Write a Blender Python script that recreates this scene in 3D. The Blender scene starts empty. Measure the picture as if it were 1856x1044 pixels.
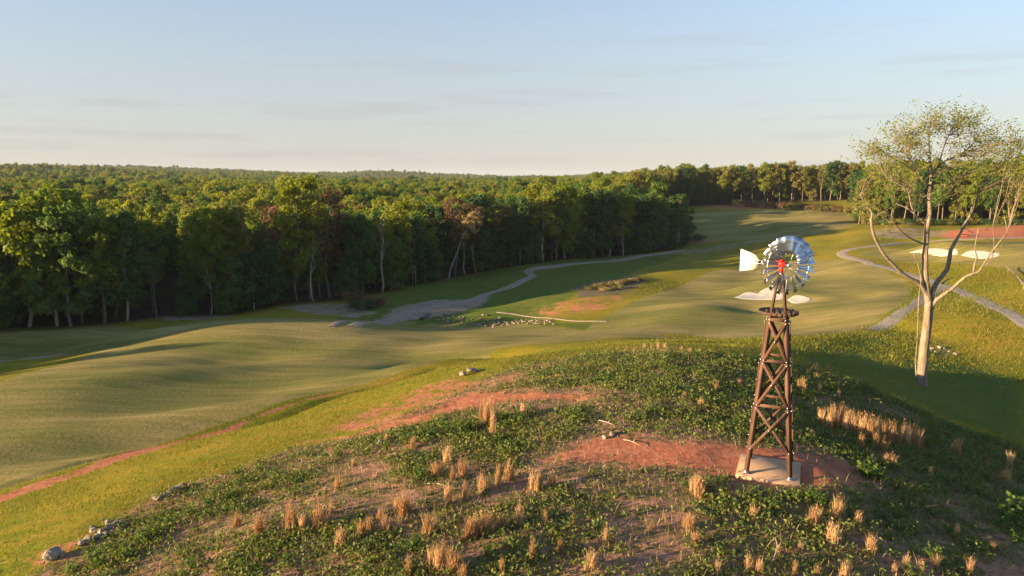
import bpy, math, random
import numpy as np

# ------------------------------------------------------------------ camera, sky, sun, exposure
scene = bpy.context.scene
COL = scene.collection
CAM_H = 12.9                      # camera height above the windmill's ground
PITCH = math.radians(9.06)
FPX = 1254.0                      # focal length in photo pixels (photo 1856 wide)
cam_data = bpy.data.cameras.new('camera')
cam_data.sensor_width = 36.0
cam_data.lens = FPX / 1856 * 36.0
cam_data.clip_start = 0.2
cam_data.clip_end = 20000
cam = bpy.data.objects.new('camera', cam_data)
COL.objects.link(cam)
cam.location = (0, 0, CAM_H)
cam.rotation_euler = (math.radians(90) - PITCH, 0, 0)
scene.camera = cam

SUN_EL = math.radians(9.0)
SUN_BACK = math.radians(19)       # sun stands to the left, a little behind the camera
to_sun = np.array([-math.cos(SUN_BACK) * math.cos(SUN_EL), -math.sin(SUN_BACK) * math.cos(SUN_EL), math.sin(SUN_EL)])

world = bpy.data.worlds.new('World')
scene.world = world
world.use_nodes = True
wn, wl = world.node_tree.nodes, world.node_tree.links
wn.clear()
w_out = wn.new('ShaderNodeOutputWorld')
w_bg = wn.new('ShaderNodeBackground')
sky = wn.new('ShaderNodeTexSky')
sky.sky_type = 'NISHITA'
sky.sun_disc = False
sky.sun_elevation = SUN_EL
sky.sun_rotation = math.atan2(to_sun[0], to_sun[1])
sky.altitude = 200
sky.air_density = 1.0
sky.dust_density = 0.5
sky.ozone_density = 2.4
w_bg.inputs['Strength'].default_value = 0.085
# thin high cloud streaks, laid out in sky directions all round the horizon
w_tc = wn.new('ShaderNodeTexCoord')
w_map = wn.new('ShaderNodeMapping')
w_map.inputs['Location'].default_value = (3.1, 0.4, 1.7)
w_map.inputs['Scale'].default_value = (1.7, 1.7, 26.0)
w_noise = wn.new('ShaderNodeTexNoise')
w_noise.inputs['Scale'].default_value = 2.1
w_noise.inputs['Detail'].default_value = 6.0
w_noise.inputs['Roughness'].default_value = 0.55
w_ramp = wn.new('ShaderNodeValToRGB')
w_ramp.color_ramp.elements[0].position = 0.53
w_ramp.color_ramp.elements[0].color = (0, 0, 0, 1)
w_ramp.color_ramp.elements[1].position = 0.74
w_ramp.color_ramp.elements[1].color = (0.6, 0.6, 0.6, 1)
w_sep = wn.new('ShaderNodeSeparateXYZ')
w_mr = wn.new('ShaderNodeMapRange')
w_mr.inputs['From Min'].default_value = 0.24
w_mr.inputs['From Max'].default_value = 0.06
w_mul = wn.new('ShaderNodeMath'); w_mul.operation = 'MULTIPLY'
w_mix = wn.new('ShaderNodeMix'); w_mix.data_type = 'RGBA'
w_mix.inputs['B'].default_value = (1.60, 1.50, 1.56, 1)
wl.new(w_tc.outputs['Generated'], w_map.inputs['Vector'])
wl.new(w_map.outputs['Vector'], w_noise.inputs['Vector'])
wl.new(w_noise.outputs['Fac'], w_ramp.inputs['Fac'])
wl.new(w_tc.outputs['Generated'], w_sep.inputs['Vector'])
wl.new(w_sep.outputs['Z'], w_mr.inputs['Value'])
wl.new(w_ramp.outputs['Color'], w_mul.inputs[0])
wl.new(w_mr.outputs['Result'], w_mul.inputs[1])
wl.new(w_mul.outputs['Value'], w_mix.inputs['Factor'])
# an even veil of thin haze, denser towards the horizon, pales the sky
w_veil = wn.new('ShaderNodeMapRange'); w_veil.interpolation_type = 'SMOOTHSTEP'
w_veil.inputs['From Min'].default_value = 0.0; w_veil.inputs['From Max'].default_value = 0.45
w_veil.inputs['To Min'].default_value = 0.80; w_veil.inputs['To Max'].default_value = 0.06
w_vm = wn.new('ShaderNodeMix'); w_vm.data_type = 'RGBA'; w_vm.inputs['B'].default_value = (1.86, 1.76, 1.74, 1)
wl.new(w_sep.outputs['Z'], w_veil.inputs['Value']); wl.new(w_veil.outputs['Result'], w_vm.inputs['Factor'])
wl.new(sky.outputs['Color'], w_vm.inputs['A'])
wl.new(w_vm.outputs['Result'], w_mix.inputs['A'])
wl.new(w_mix.outputs['Result'], w_bg.inputs['Color'])
wl.new(w_bg.outputs['Background'], w_out.inputs['Surface'])

sun_data = bpy.data.lights.new('sun', 'SUN')
sun_data.energy = 5.0
sun_data.angle = math.radians(0.6)
sun_data.color = (1.0, 0.73, 0.42)
sun = bpy.data.objects.new('sun', sun_data)
COL.objects.link(sun)
sun.location = (-60, -20, 60)
from mathutils import Vector, Matrix
sun.rotation_euler = Vector(to_sun).to_track_quat('Z', 'Y').to_euler()

scene.view_settings.view_transform = 'Standard'
scene.view_settings.look = 'None'
scene.view_settings.exposure = 1.9
scene.view_settings.gamma = 1.0
scene.render.engine = 'CYCLES'
scene.cycles.max_bounces = 6
scene.cycles.diffuse_bounces = 3
scene.cycles.transmission_bounces = 4
scene.cycles.use_denoising = True

# ------------------------------------------------------------------ small helpers
R = np.random.default_rng(7)

def props(o, label=None, cat=None, group=None, kind=None):
    if label: o['label'] = label
    if cat: o['category'] = cat
    if group: o['group'] = group
    if kind: o['kind'] = kind
    return o

def mk_mesh(name, V, F, mats=(), smooth=False, midx=None):
    """V (n,3); F: one (m,k) int array or a list of such arrays with different k."""
    V = np.asarray(V, dtype=np.float32)
    if isinstance(F, np.ndarray): F = [F]
    F = [np.asarray(f, dtype=np.int32) for f in F if len(f)]
    me = bpy.data.meshes.new(name)
    me.vertices.add(len(V)); me.vertices.foreach_set('co', V.ravel())
    loops = np.concatenate([f.ravel() for f in F])
    tot = np.concatenate([np.full(len(f), f.shape[1], np.int32) for f in F])
    start = np.concatenate([[0], np.cumsum(tot)[:-1]]).astype(np.int32)
    me.loops.add(len(loops)); me.loops.foreach_set('vertex_index', loops)
    me.polygons.add(len(tot)); me.polygons.foreach_set('loop_start', start); me.polygons.foreach_set('loop_total', tot)
    if midx is not None: me.polygons.foreach_set('material_index', np.asarray(midx, np.int32))
    if smooth: me.polygons.foreach_set('use_smooth', np.ones(len(tot), bool))
    for m in mats: me.materials.append(m)
    me.update(calc_edges=True); me.validate()
    return me

def link(name, me, parent=None, loc=None):
    o = bpy.data.objects.new(name, me)
    COL.objects.link(o)
    if parent is not None: o.parent = parent
    if loc is not None: o.location = loc
    return o

def empty(name, loc, rz=0.0):
    o = bpy.data.objects.new(name, None)
    COL.objects.link(o); o.location = loc; o.rotation_euler = (0, 0, rz)
    o.empty_display_size = 0.3
    return o

class MB:
    """collects shapes for ONE mesh"""
    def __init__(s): s.V = []; s.Q = []; s.T = []; s.n = 0
    def add(s, V, Q=None, T=None):
        V = np.asarray(V, float)
        if Q is not None and len(Q): s.Q.append(np.asarray(Q, int) + s.n)
        if T is not None and len(T): s.T.append(np.asarray(T, int) + s.n)
        s.V.append(V); s.n += len(V)
    def box(s, c, size, rot=None):
        x, y, z = [a / 2 for a in size]
        V = np.array([[-x,-y,-z],[x,-y,-z],[x,y,-z],[-x,y,-z],[-x,-y,z],[x,-y,z],[x,y,z],[-x,y,z]])
        if rot is not None: V = V @ np.array(rot).T
        s.add(V + np.array(c), [[3,2,1,0],[4,5,6,7],[0,1,5,4],[1,2,6,5],[2,3,7,6],[3,0,4,7]])
    def beam(s, a, b, w, h, up=(0, 0, 1), taper=1.0, bev=0.0):
        a = np.array(a, float); b = np.array(b, float)
        d = (b - a) / np.linalg.norm(b - a)
        r = np.cross(d, up); r /= np.linalg.norm(r); u = np.cross(r, d)
        c = bev
        prof = [(-w/2 + c, -h/2), (w/2 - c, -h/2), (w/2, -h/2 + c), (w/2, h/2 - c), (w/2 - c, h/2), (-w/2 + c, h/2), (-w/2, h/2 - c), (-w/2, -h/2 + c)] if c else \
               [(-w/2, -h/2), (w/2, -h/2), (w/2, h/2), (-w/2, h/2)]
        k = len(prof)
        V = [a + r * p + u * q for p, q in prof] + [b + (r * p + u * q) * taper for p, q in prof]
        Q = [[i, (i + 1) % k, k + (i + 1) % k, k + i] for i in range(k)]
        T = []
        if k == 4: Q += [[3, 2, 1, 0], [4, 5, 6, 7]]
        else:
            V += [a, b]
            T = [[(i + 1) % k, i, 2 * k] for i in range(k)] + [[k + i, k + (i + 1) % k, 2 * k + 1] for i in range(k)]
        s.add(V, Q, T)
    def tube(s, pts, rad, sides=6, cap=True):
        V, Q, T = tube_np(pts, rad, sides, cap); s.add(V, Q, T)
    def mesh(s, name, mats, smooth=False):
        F = []
        if s.Q: F.append(np.concatenate(s.Q))
        if s.T: F.append(np.concatenate(s.T))
        return mk_mesh(name, np.concatenate(s.V), F, mats, smooth)
    def build(s, name, mats, parent=None, smooth=False, loc=None):
        return link(name, s.mesh(name, mats if isinstance(mats, (list, tuple)) else [mats], smooth), parent, loc)

def tube_np(pts, rad, sides=6, cap=True):
    pts = np.asarray(pts, float); rad = np.broadcast_to(np.asarray(rad, float), (len(pts),))
    d = np.gradient(pts, axis=0); d /= np.maximum(np.linalg.norm(d, axis=1, keepdims=True), 1e-9)
    ref = np.array([0.31, 0.95, 0.05]) if abs(d[0][2]) > 0.7 else np.array([0.05, 0.1, 1.0])
    r = np.cross(d, ref); r /= np.maximum(np.linalg.norm(r, axis=1, keepdims=True), 1e-9)
    u = np.cross(r, d)
    a = np.arange(sides) / sides * 2 * np.pi
    ring = r[:, None, :] * np.cos(a)[None, :, None] + u[:, None, :] * np.sin(a)[None, :, None]
    V = (pts[:, None, :] + ring * rad[:, None, None]).reshape(-1, 3)
    n = len(pts)
    i, j = np.meshgrid(np.arange(n - 1), np.arange(sides), indexing='ij')
    j2 = (j + 1) % sides
    Q = np.stack([i * sides + j, i * sides + j2, (i + 1) * sides + j2, (i + 1) * sides + j], -1).reshape(-1, 4)
    T = []
    if cap:
        V = np.vstack([V, pts[:1], pts[-1:]])
        for k in range(sides):
            T.append([(k + 1) % sides, k, n * sides])
            T.append([(n - 1) * sides + k, (n - 1) * sides + (k + 1) % sides, n * sides + 1])
    return V, Q, np.array(T, int).reshape(-1, 3)

def vnoise(x, y, seed=0):
    """smooth value noise, vectorised, range 0..1"""
    xi = np.floor(x).astype(np.int64); yi = np.floor(y).astype(np.int64)
    fx = x - xi; fy = y - yi
    fx = fx * fx * fx * (fx * (fx * 6 - 15) + 10); fy = fy * fy * fy * (fy * (fy * 6 - 15) + 10)
    def h(a, b):
        n = (a * 374761393 + b * 668265263 + seed * 974711) & 0x7fffffff
        n = ((n ^ (n >> 13)) * 1274126177) & 0x7fffffff
        return ((n ^ (n >> 16)) & 0xffff) / 65535.0
    return (h(xi, yi) * (1 - fx) + h(xi + 1, yi) * fx) * (1 - fy) + (h(xi, yi + 1) * (1 - fx) + h(xi + 1, yi + 1) * fx) * fy

def fbm(x, y, seed=0, oct=3):
    s = 0; a = 0.5; t = 0
    for k in range(oct):
        s = s + a * vnoise(x * 2 ** k, y * 2 ** k, seed + k * 17); t += a; a *= 0.5
    return s / t

def sstep(a, b, x):
    t = np.clip((x - a) / (b - a), 0, 1); return t * t * (3 - 2 * t)

# ------------------------------------------------------------------ materials
def new_mat(name):
    m = bpy.data.materials.new(name); m.use_nodes = True
    nt = m.node_tree; nt.nodes.clear()
    out = nt.nodes.new('ShaderNodeOutputMaterial')
    return m, nt, nt.nodes, nt.links, out

def simple_mat(name, col, col2=None, rough=0.8, metal=0.0, nscale=8.0, stretch=(1, 1, 1), bump=0.0, bscale=None, spec=0.3, rnd=0.0, detail=5):
    """principled with two colours mixed by noise (object space), optional bump and per-object value change"""
    m, nt, N, L, out = new_mat(name)
    p = N.new('ShaderNodeBsdfPrincipled')
    p.inputs['Roughness'].default_value = rough; p.inputs['Metallic'].default_value = metal
    p.inputs['Specular IOR Level'].default_value = spec
    tc = N.new('ShaderNodeTexCoord'); mp = N.new('ShaderNodeMapping'); mp.inputs['Scale'].default_value = stretch
    L.new(tc.outputs['Object'], mp.inputs['Vector'])
    n = N.new('ShaderNodeTexNoise'); n.inputs['Scale'].default_value = nscale; n.inputs['Detail'].default_value = detail
    n.inputs['Roughness'].default_value = 0.65
    L.new(mp.outputs['Vector'], n.inputs['Vector'])
    r = N.new('ShaderNodeValToRGB'); e = r.color_ramp.elements
    e[0].position = 0.3; e[1].position = 0.7
    e[0].color = (*col, 1); e[1].color = (*(col2 or col), 1)
    L.new(n.outputs['Fac'], r.inputs['Fac'])
    last = r.outputs['Color']
    if rnd:
        oi = N.new('ShaderNodeObjectInfo'); mr = N.new('ShaderNodeMapRange')
        mr.inputs['To Min'].default_value = 1 - rnd; mr.inputs['To Max'].default_value = 1 + rnd
        L.new(oi.outputs['Random'], mr.inputs['Value'])
        hs = N.new('ShaderNodeHueSaturation'); L.new(mr.outputs['Result'], hs.inputs['Value']); L.new(last, hs.inputs['Color'])
        last = hs.outputs['Color']
    L.new(last, p.inputs['Base Color'])
    if bump:
        n2 = N.new('ShaderNodeTexNoise'); n2.inputs['Scale'].default_value = bscale or nscale * 3; n2.inputs['Detail'].default_value = 6
        L.new(mp.outputs['Vector'], n2.inputs['Vector'])
        b = N.new('ShaderNodeBump'); b.inputs['Strength'].default_value = 1.0; b.inputs['Distance'].default_value = bump
        L.new(n2.outputs['Fac'], b.inputs['Height']); L.new(b.outputs['Normal'], p.inputs['Normal'])
    L.new(p.outputs['BSDF'], out.inputs['Surface'])
    return m

def leaf_mat(name, ramp, trans=0.35, rough=0.6, use_random=True, nscale=0.35):
    """leaf: colour from a ramp over per-object random mixed with noise; diffuse + translucent"""
    m, nt, N, L, out = new_mat(name)
    oi = N.new('ShaderNodeObjectInfo')
    geo = N.new('ShaderNodeNewGeometry')
    n = N.new('ShaderNodeTexNoise'); n.inputs['Scale'].default_value = nscale; n.inputs['Detail'].default_value = 3
    tc = N.new('ShaderNodeTexCoord'); L.new(tc.outputs['Object'], n.inputs['Vector'])
    a = N.new('ShaderNodeMath'); a.operation = 'MULTIPLY_ADD'; a.inputs[1].default_value = 0.9; a.inputs[2].default_value = -0.45
    L.new(n.outputs['Fac'], a.inputs[0])
    b = N.new('ShaderNodeMath'); b.operation = 'ADD'; L.new(a.outputs[0], b.inputs[0])
    if use_random:
        # per-tree chance plus stands of one kind, by where the plant grows
        sn = N.new('ShaderNodeTexNoise'); sn.inputs['Scale'].default_value = 0.012; sn.inputs['Detail'].default_value = 3
        L.new(oi.outputs['Location'], sn.inputs['Vector'])
        s1_ = N.new('ShaderNodeMath'); s1_.operation = 'MULTIPLY_ADD'; s1_.inputs[1].default_value = 1.9; s1_.inputs[2].default_value = -0.95
        L.new(sn.outputs['Fac'], s1_.inputs[0])
        s2_ = N.new('ShaderNodeMath'); s2_.operation = 'MULTIPLY_ADD'; s2_.inputs[1].default_value = 0.8; L.new(oi.outputs['Random'], s2_.inputs[0])
        s3_ = N.new('ShaderNodeMath'); s3_.operation = 'ADD'; s3_.inputs[1].default_value = 0.1; L.new(s1_.outputs[0], s3_.inputs[0]); L.new(s3_.outputs[0], s2_.inputs[2])
        L.new(s2_.outputs[0], b.inputs[1])
    else: b.inputs[1].default_value = 0.5
    c = N.new('ShaderNodeMath'); c.operation = 'MULTIPLY_ADD'; c.inputs[1].default_value = 0.5
    L.new(geo.outputs['Random Per Island'], c.inputs[0])
    d0 = N.new('ShaderNodeMath'); d0.operation = 'ADD'; d0.inputs[1].default_value = -0.25; L.new(b.outputs[0], d0.inputs[0])
    L.new(d0.outputs[0], c.inputs[2])
    r = N.new('ShaderNodeValToRGB'); cr = r.color_ramp
    while len(cr.elements) > 1: cr.elements.remove(cr.elements[-1])
    for i, (pos, col) in enumerate(ramp):
        e = cr.elements[0] if i == 0 else cr.elements.new(pos)
        e.position = pos; e.color = (*col, 1)
    L.new(c.outputs[0], r.inputs['Fac'])
    df = N.new('ShaderNodeBsdfPrincipled'); df.inputs['Roughness'].default_value = rough; df.inputs['Specular IOR Level'].default_value = 0.25
    L.new(r.outputs['Color'], df.inputs['Base Color'])
    tr = N.new('ShaderNodeBsdfTranslucent')
    hs = N.new('ShaderNodeHueSaturation'); hs.inputs['Value'].default_value = 1.3; hs.inputs['Saturation'].default_value = 1.1; hs.inputs['Hue'].default_value = 0.49
    L.new(r.outputs['Color'], hs.inputs['Color']); L.new(hs.outputs['Color'], tr.inputs['Color'])
    mx = N.new('ShaderNodeMixShader'); mx.inputs[0].default_value = trans
    L.new(df.outputs['BSDF'], mx.inputs[1]); L.new(tr.outputs['BSDF'], mx.inputs[2])
    L.new(mx.outputs[0], out.inputs['Surface'])
    return m
# ------------------------------------------------------------------ terrain: surveyed spot heights
CP, SP = math.cos(PITCH), math.sin(PITCH)
def ray(px, py):
    u = (px - 928.0) / FPX; v = (522.0 - py) / FPX
    return np.array([u, CP + v * SP, -SP + v * CP])
def at_z(px, py, z):
    d = ray(px, py); t = (CAM_H - z) / -d[2]
    return np.array([d[0] * t, d[1] * t, z])
SPOTS = [  # photo pixel, height relative to the windmill's ground
    # mound
    (1398, 853, 0.0), (1300, 900, 0.0), (1100, 860, -0.1), (928, 1044, -0.3), (1300, 1044, -0.2), (1500, 960, -0.25),
    (1700, 1044, -0.9), (1856, 1044, -1.5), (1700, 900, -1.35), (1856, 930, -2.4), (1856, 820, -3.3), (1600, 800, -1.7), (1480, 800, -0.5),
    (1550, 690, -2.1), (1450, 700, -0.8), (1300, 720, 0.1), (1150, 720, 0.1), (1150, 632, -0.9), (1300, 645, -0.9), (1000, 645, -1.6),
    (1000, 760, -0.2), (850, 690, -1.8), (850, 780, -0.7), (700, 880, -0.7), (640, 780, -2.2), (560, 1044, -0.7), (400, 900, -2.2), (220, 960, -2.6),
    (100, 1044, -2.6), (300, 1044, -1.5),
    # rough slope and furrow line left of the mound
    (0, 960, -4.6), (0, 893, -6.0), (150, 845, -6.0), (300, 802, -6.0), (450, 757, -6.1), (600, 712, -6.2), (720, 680, -6.3),
    (300, 850, -4.2), (500, 790, -3.8), (700, 705, -4.2), (820, 655, -6.0), (860, 660, -3.2),
    # main fairway, its crest and the shaded strip behind
    (0, 790, -7.4), (200, 740, -7.7), (400, 690, -8.0), (600, 650, -8.6), (0, 692, -9.2), (180, 638, -9.5), (400, 603, -9.9), (620, 588, -10.3),
    (0, 640, -12.2), (250, 600, -12.4), (400, 582, -12.3), (600, 572, -12.3),
    (800, 646, -8.6), (760, 615, -9.4), (930, 600, -9.8), (1000, 606, -8.9), (1150, 603, -8.8),
    # stream crossing, track and valley floor along the wood
    (930, 576, -12.6), (770, 575, -12.8), (720, 560, -12.1), (800, 550, -12.0), (900, 530, -12.0), (960, 490, -12.0), (720, 525, -12.1), (1100, 468, -12.0),
    (1235, 452, -11.6), (0, 600, -12.3), (300, 575, -12.2), (520, 552, -12.2),
    (1050, 548, -11.4), (1100, 510, -10.6), (1050, 570, -11.6), (1230, 490, -9.6), (1180, 580, -9.9),
    # green, bunkers and hill on the right
    (1250, 555, -9.2), (1400, 536, -9.0), (1500, 560, -8.6), (1400, 480, -8.0), (1350, 600, -8.0), (1350, 622, -7.0), (1480, 618, -6.4), (1570, 598, -8.0), (1530, 455, -6.6),
    (1690, 520, -7.0), (1720, 458, -3.6), (1800, 470, -3.9), (1856, 440, -2.4), (1780, 425, -2.4), (1650, 425, -3.6), (1480, 430, -6.4), (1580, 413, -4.4),
    (1300, 440, -10.2), (1420, 412, -5.6), (1400, 395, -3.4), (1300, 372, -1.5), (1500, 375, -1.2), (1230, 395, -4.2), (1530, 395, -3.0),
    (1856, 402, -1.6), (1700, 408, -2.2),
    # hollow behind the mound and the knoll
    (1670, 697, -4.0), (1856, 780, -5.0), (1600, 650, -5.4), (1700, 636, -7.7), (1856, 655, -7.0), (1740, 560, -5.4), (1856, 590, -5.6), (1750, 532, -6.2), (1640, 590, -7.2), (1820, 520, -4.8),
]
PTS = [at_z(*s) for s in SPOTS]
PTS += [np.array(p, float) for p in [   # ground the photo shows nothing of
    (-40, 5, -5.5), (0, 0, -1.6), (40, 5, -5.0), (0, -60, -8), (-80, -60, -10), (80, -60, -9), (-80, 40, -9.4), (-150, 20, -10.5), (-150, 75, -12),
    (-260, 40, -11), (-260, -60, -11), (110, 40, -7.5), (180, 60, -6), (260, 0, -6), (240, 150, -2), (230, 260, 0.0), (130, 300, -2.0),
    (-200, 160, -11), (-120, 200, -11.5), (-60, 230, -11.5), (-40, 320, -10), (30, 300, -11), (40, 380, -8.5), (-150, 350, -9), (-300, 250, -9.5), (-300, 400, -8),
    (100, 420, -0.6), (190, 420, 0.6), (280, 380, 1.5)]]

ANG = np.array([[-1.6, 19], [-.74, 18], [-.5, 14], [-.26, 6], [0, -1], [.1, 1], [.2, 9], [.5, 20], [.8, 24], [1.6, 24]])
def zfar(x, y):
    d = np.hypot(x, y) + 1e-6
    a = np.where(y > 0.15 * d, x / np.maximum(y, 1e-3), np.sign(x) * 1.6)
    e = np.interp(np.clip(a, -1.6, 1.6), ANG[:, 0], ANG[:, 1])
    k = sstep(np.log(350.0), np.log(2600.0), np.log(np.maximum(d, 1.0)))
    px = -8 + (e + 8) * k
    dd = np.minimum(d, 2800)
    z = 12.9 - 21 + dd * px / FPX - np.maximum(d - 2800, 0) * 0.004
    z = z + (fbm(x / 420.0, y / 420.0, 5, 3) - 0.5) * np.clip((d - 400) / 60, 0, 20)
    z = z + (fbm(x / 900.0, y / 900.0, 15, 2) - 0.56) * np.clip((d - 800) / 30, 0, 48)
    return np.where(y < 0, np.minimum(z, -9), z)
for rr in (480, 620, 800):
    for th in np.linspace(0, 2 * np.pi, 28, endpoint=False):
        x, y = rr * math.cos(th) + 20, rr * math.sin(th) + 80
        if y < 300 and rr == 480 and abs(x) < 300: continue
        PTS.append(np.array([x, y, float(zfar(np.array([x]), np.array([y]))[0])]))
PTS = np.array(PTS)
def _k(r2): return 0.5 * r2 * np.log(np.maximum(r2, 1e-12))
_c = PTS[:, :2] / 100.0
_n = len(_c)
_A = np.zeros((_n + 3, _n + 3))
_A[:_n, :_n] = _k(((_c[:, None] - _c[None]) ** 2).sum(-1)) + np.eye(_n) * 0.0008
_A[:_n, _n] = 1; _A[:_n, _n + 1:] = _c; _A[_n, :_n] = 1; _A[_n + 1:, :_n] = _c.T
_w = np.linalg.solve(_A, np.concatenate([PTS[:, 2], [0, 0, 0]]))
def tps(x, y):
    x = np.asarray(x, float) / 100; y = np.asarray(y, float) / 100
    out = _w[_n] + _w[_n + 1] * x + _w[_n + 2] * y
    for i in range(_n):
        out = out + _w[i] * _k((x - _c[i, 0]) ** 2 + (y - _c[i, 1]) ** 2)
    return out

def axis(segs, start):
    v = [start]
    for end, step0, step1 in segs:
        a = v[-1]; L = end - a
        n = max(2, int(round(L / ((step0 + step1) / 2))))
        s = np.linspace(step0, step1, n); s *= L / s.sum()
        v += list(a + np.cumsum(s))
    return np.array(v)
GX = axis([(-1500, 500, 120), (-400, 60, 16), (-110, 14, 1.2), (-34, 1.1, 0.45), (38, 0.36, 0.36), (130, 0.6, 0.8), (420, 1.2, 16), (1500, 18, 120), (7000, 140, 500)], -7000)
GY = axis([(0, 30, 2), (16, 2, 0.5), (64, 0.36, 0.40), (175, 0.55, 0.7), (290, 0.8, 1.4), (420, 1.6, 6), (1500, 10, 80), (7000, 90, 500)], -400)
XX, YY = np.meshgrid(GX, GY)
rad = np.hypot(XX - 20, YY - 80)
wfar = sstep(520, 760, rad)
near = rad < 770
ZZ = np.array(zfar(XX, YY))
zt = tps(XX[near], YY[near])
ZZ[near] = zt * (1 - wfar[near]) + ZZ[near] * wfar[near]

def bilin(Zg, x, y):
    x = np.asarray(x, float); y = np.asarray(y, float)
    i = np.clip(np.searchsorted(GX, x) - 1, 0, len(GX) - 2); j = np.clip(np.searchsorted(GY, y) - 1, 0, len(GY) - 2)
    fx = np.clip((x - GX[i]) / (GX[i + 1] - GX[i]), 0, 1); fy = np.clip((y - GY[j]) / (GY[j + 1] - GY[j]), 0, 1)
    return (Zg[j, i] * (1 - fx) + Zg[j, i + 1] * fx) * (1 - fy) + (Zg[j + 1, i] * (1 - fx) + Zg[j + 1, i + 1] * fx) * fy
def H(x, y): return bilin(ZZ, x, y)
_T = np.concatenate([np.arange(12, 120, 0.15), np.arange(120, 420, 0.5), np.geomspace(420, 6000, 400)])
def G(px, py):
    """the ground point a surveyed photo pixel falls on"""
    d = ray(px, py)
    z = CAM_H + _T * d[2]; h = H(_T * d[0], _T * d[1])
    hit = np.nonzero(z <= h)[0]
    k = hit[0] if len(hit) else len(_T) - 1
    a, b = (_T[k - 1] if k else 5.0), _T[k]
    for _ in range(14):
        m = (a + b) / 2
        if CAM_H + m * d[2] <= H(m * d[0], m * d[1]): b = m
        else: a = m
    return np.array([b * d[0], b * d[1], float(H(b * d[0], b * d[1]))])
def GL(pts): return np.array([G(*p) for p in pts])

def seg_dist(x, y, poly, closed=True):
    P = np.asarray(poly)[:, :2]; Q = np.roll(P, -1, 0)
    if not closed: P, Q = P[:-1], Q[:-1]
    best = np.full(np.shape(x), 1e18)
    for p, q in zip(P, Q):
        e = q - p; t = np.clip(((x - p[0]) * e[0] + (y - p[1]) * e[1]) / max(e @ e, 1e-9), 0, 1)
        best = np.minimum(best, (x - p[0] - t * e[0]) ** 2 + (y - p[1] - t * e[1]) ** 2)
    return np.sqrt(best)
def inside(x, y, poly):
    P = np.asarray(poly)[:, :2]; Q = np.roll(P, -1, 0)
    c = np.zeros(np.shape(x), bool)
    for p, q in zip(P, Q):
        if p[1] == q[1]: continue
        c ^= ((p[1] > y) != (q[1] > y)) & (x < (q[0] - p[0]) * (y - p[1]) / (q[1] - p[1]) + p[0])
    return c
def soft(x, y, poly, w):
    """1 inside, 0 outside, blended over w metres each side"""
    P = np.asarray(poly)[:, :2]
    x = np.asarray(x); y = np.asarray(y)
    out = np.zeros(np.shape(x))
    m = (x > P[:, 0].min() - w) & (x < P[:, 0].max() + w) & (y > P[:, 1].min() - w) & (y < P[:, 1].max() + w)
    if m.any():
        xs, ys = x[m], y[m]
        d = seg_dist(xs, ys, P) * np.where(inside(xs, ys, P), 1, -1)
        out[m] = sstep(-w, w, d)
    return out

# --- local relief added on top of the surveyed heights
furrow = np.array([at_z(*s) for s in [(-120, 930, -6.0), (0, 893, -6.0), (150, 845, -6.0), (300, 802, -6.0), (450, 757, -6.1), (600, 712, -6.2), (720, 680, -6.3), (790, 660, -6.3)]])
MOUND_PX = [(40, 1060), (150, 1000), (240, 930), (330, 885), (440, 850), (520, 815), (620, 795), (700, 760), (790, 720), (860, 690), (950, 660), (1040, 643), (1180, 634), (1300, 642),
            (1400, 655), (1480, 670), (1550, 690), (1650, 735), (1750, 775), (1856, 806)]
mound = np.vstack([GL(MOUND_PX), [[45, 33, 0], [50, 8, 0], [30, -5, 0], [-20, -2, 0]]])
m_mound = soft(XX, YY, mound, 2.0)
valley = (1 - m_mound) * (1 - sstep(300, 420, rad))
ZZ += valley * ((fbm((XX * .8 + YY * .6) / 30.0, (YY * .8 - XX * .6) / 15.0, 11, 2) - 0.5) * 2.9 + (fbm(XX / 8.0, YY / 8.0, 23, 2) - 0.5) * 0.22)
ZZ += m_mound * ((fbm(XX / 3.2, YY / 3.2, 31, 3) - 0.5) * 0.30 + (fbm(XX / 0.9, YY / 0.9, 41, 2) - 0.5) * 0.12)
dpad = np.hypot(XX - 11.5, YY - 29.1)
ZZ += (0.0 - ZZ) * (1 - sstep(2.0, 4.0, dpad))
df = seg_dist(XX, YY, furrow, closed=False)
ZZ -= 0.20 * np.exp(-(df / 0.38) ** 2)
def bump(x, y, sx, sy, h, ang=0.0):
    global ZZ
    c, s = math.cos(ang), math.sin(ang); dx, dy = XX - x, YY - y
    ZZ = ZZ + h * np.exp(-((dx * c + dy * s) / sx) ** 2 - ((-dx * s + dy * c) / sy) ** 2)
b1 = G(1392, 528); b2 = G(1450, 538); b3 = G(1700, 453); b4 = G(1778, 457)
for b, sx, h in ((b1, 7, 1.3), (b2, 4, 0.9), (b3, 8, 1.4), (b4, 6, 1.4)):
    bump(b[0] + 0.5, b[1] + 3.5, sx, 3.0, h)
    bump(b[0], b[1] - 3.5, sx, 2.5, -0.5)
s1 = G(835, 648); bump(s1[0], s1[1], 8, 3.5, -2.4, 0.1)
s1 = G(790, 668); bump(s1[0] - 1, s1[1] + 1, 8, 3.0, 0.7, 0.5)
s1 = G(330, 770); bump(s1[0], s1[1], 14, 3, -1.3, 0.5)
s1 = G(420, 640); bump(s1[0], s1[1], 12, 5, -1.5, 0.4)
s1 = G(930, 598); bump(s1[0], s1[1], 14, 4, -0.9, 0.2)
s1 = G(1370, 555); bump(s1[0], s1[1], 5, 3, -1.2, 0.3)
s1 = G(1560, 535); bump(s1[0], s1[1], 6, 3, -0.9, 0.2)
s1 = G(1660, 600); bump(s1[0], s1[1], 3, 6, -0.5, 0.3)

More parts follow.
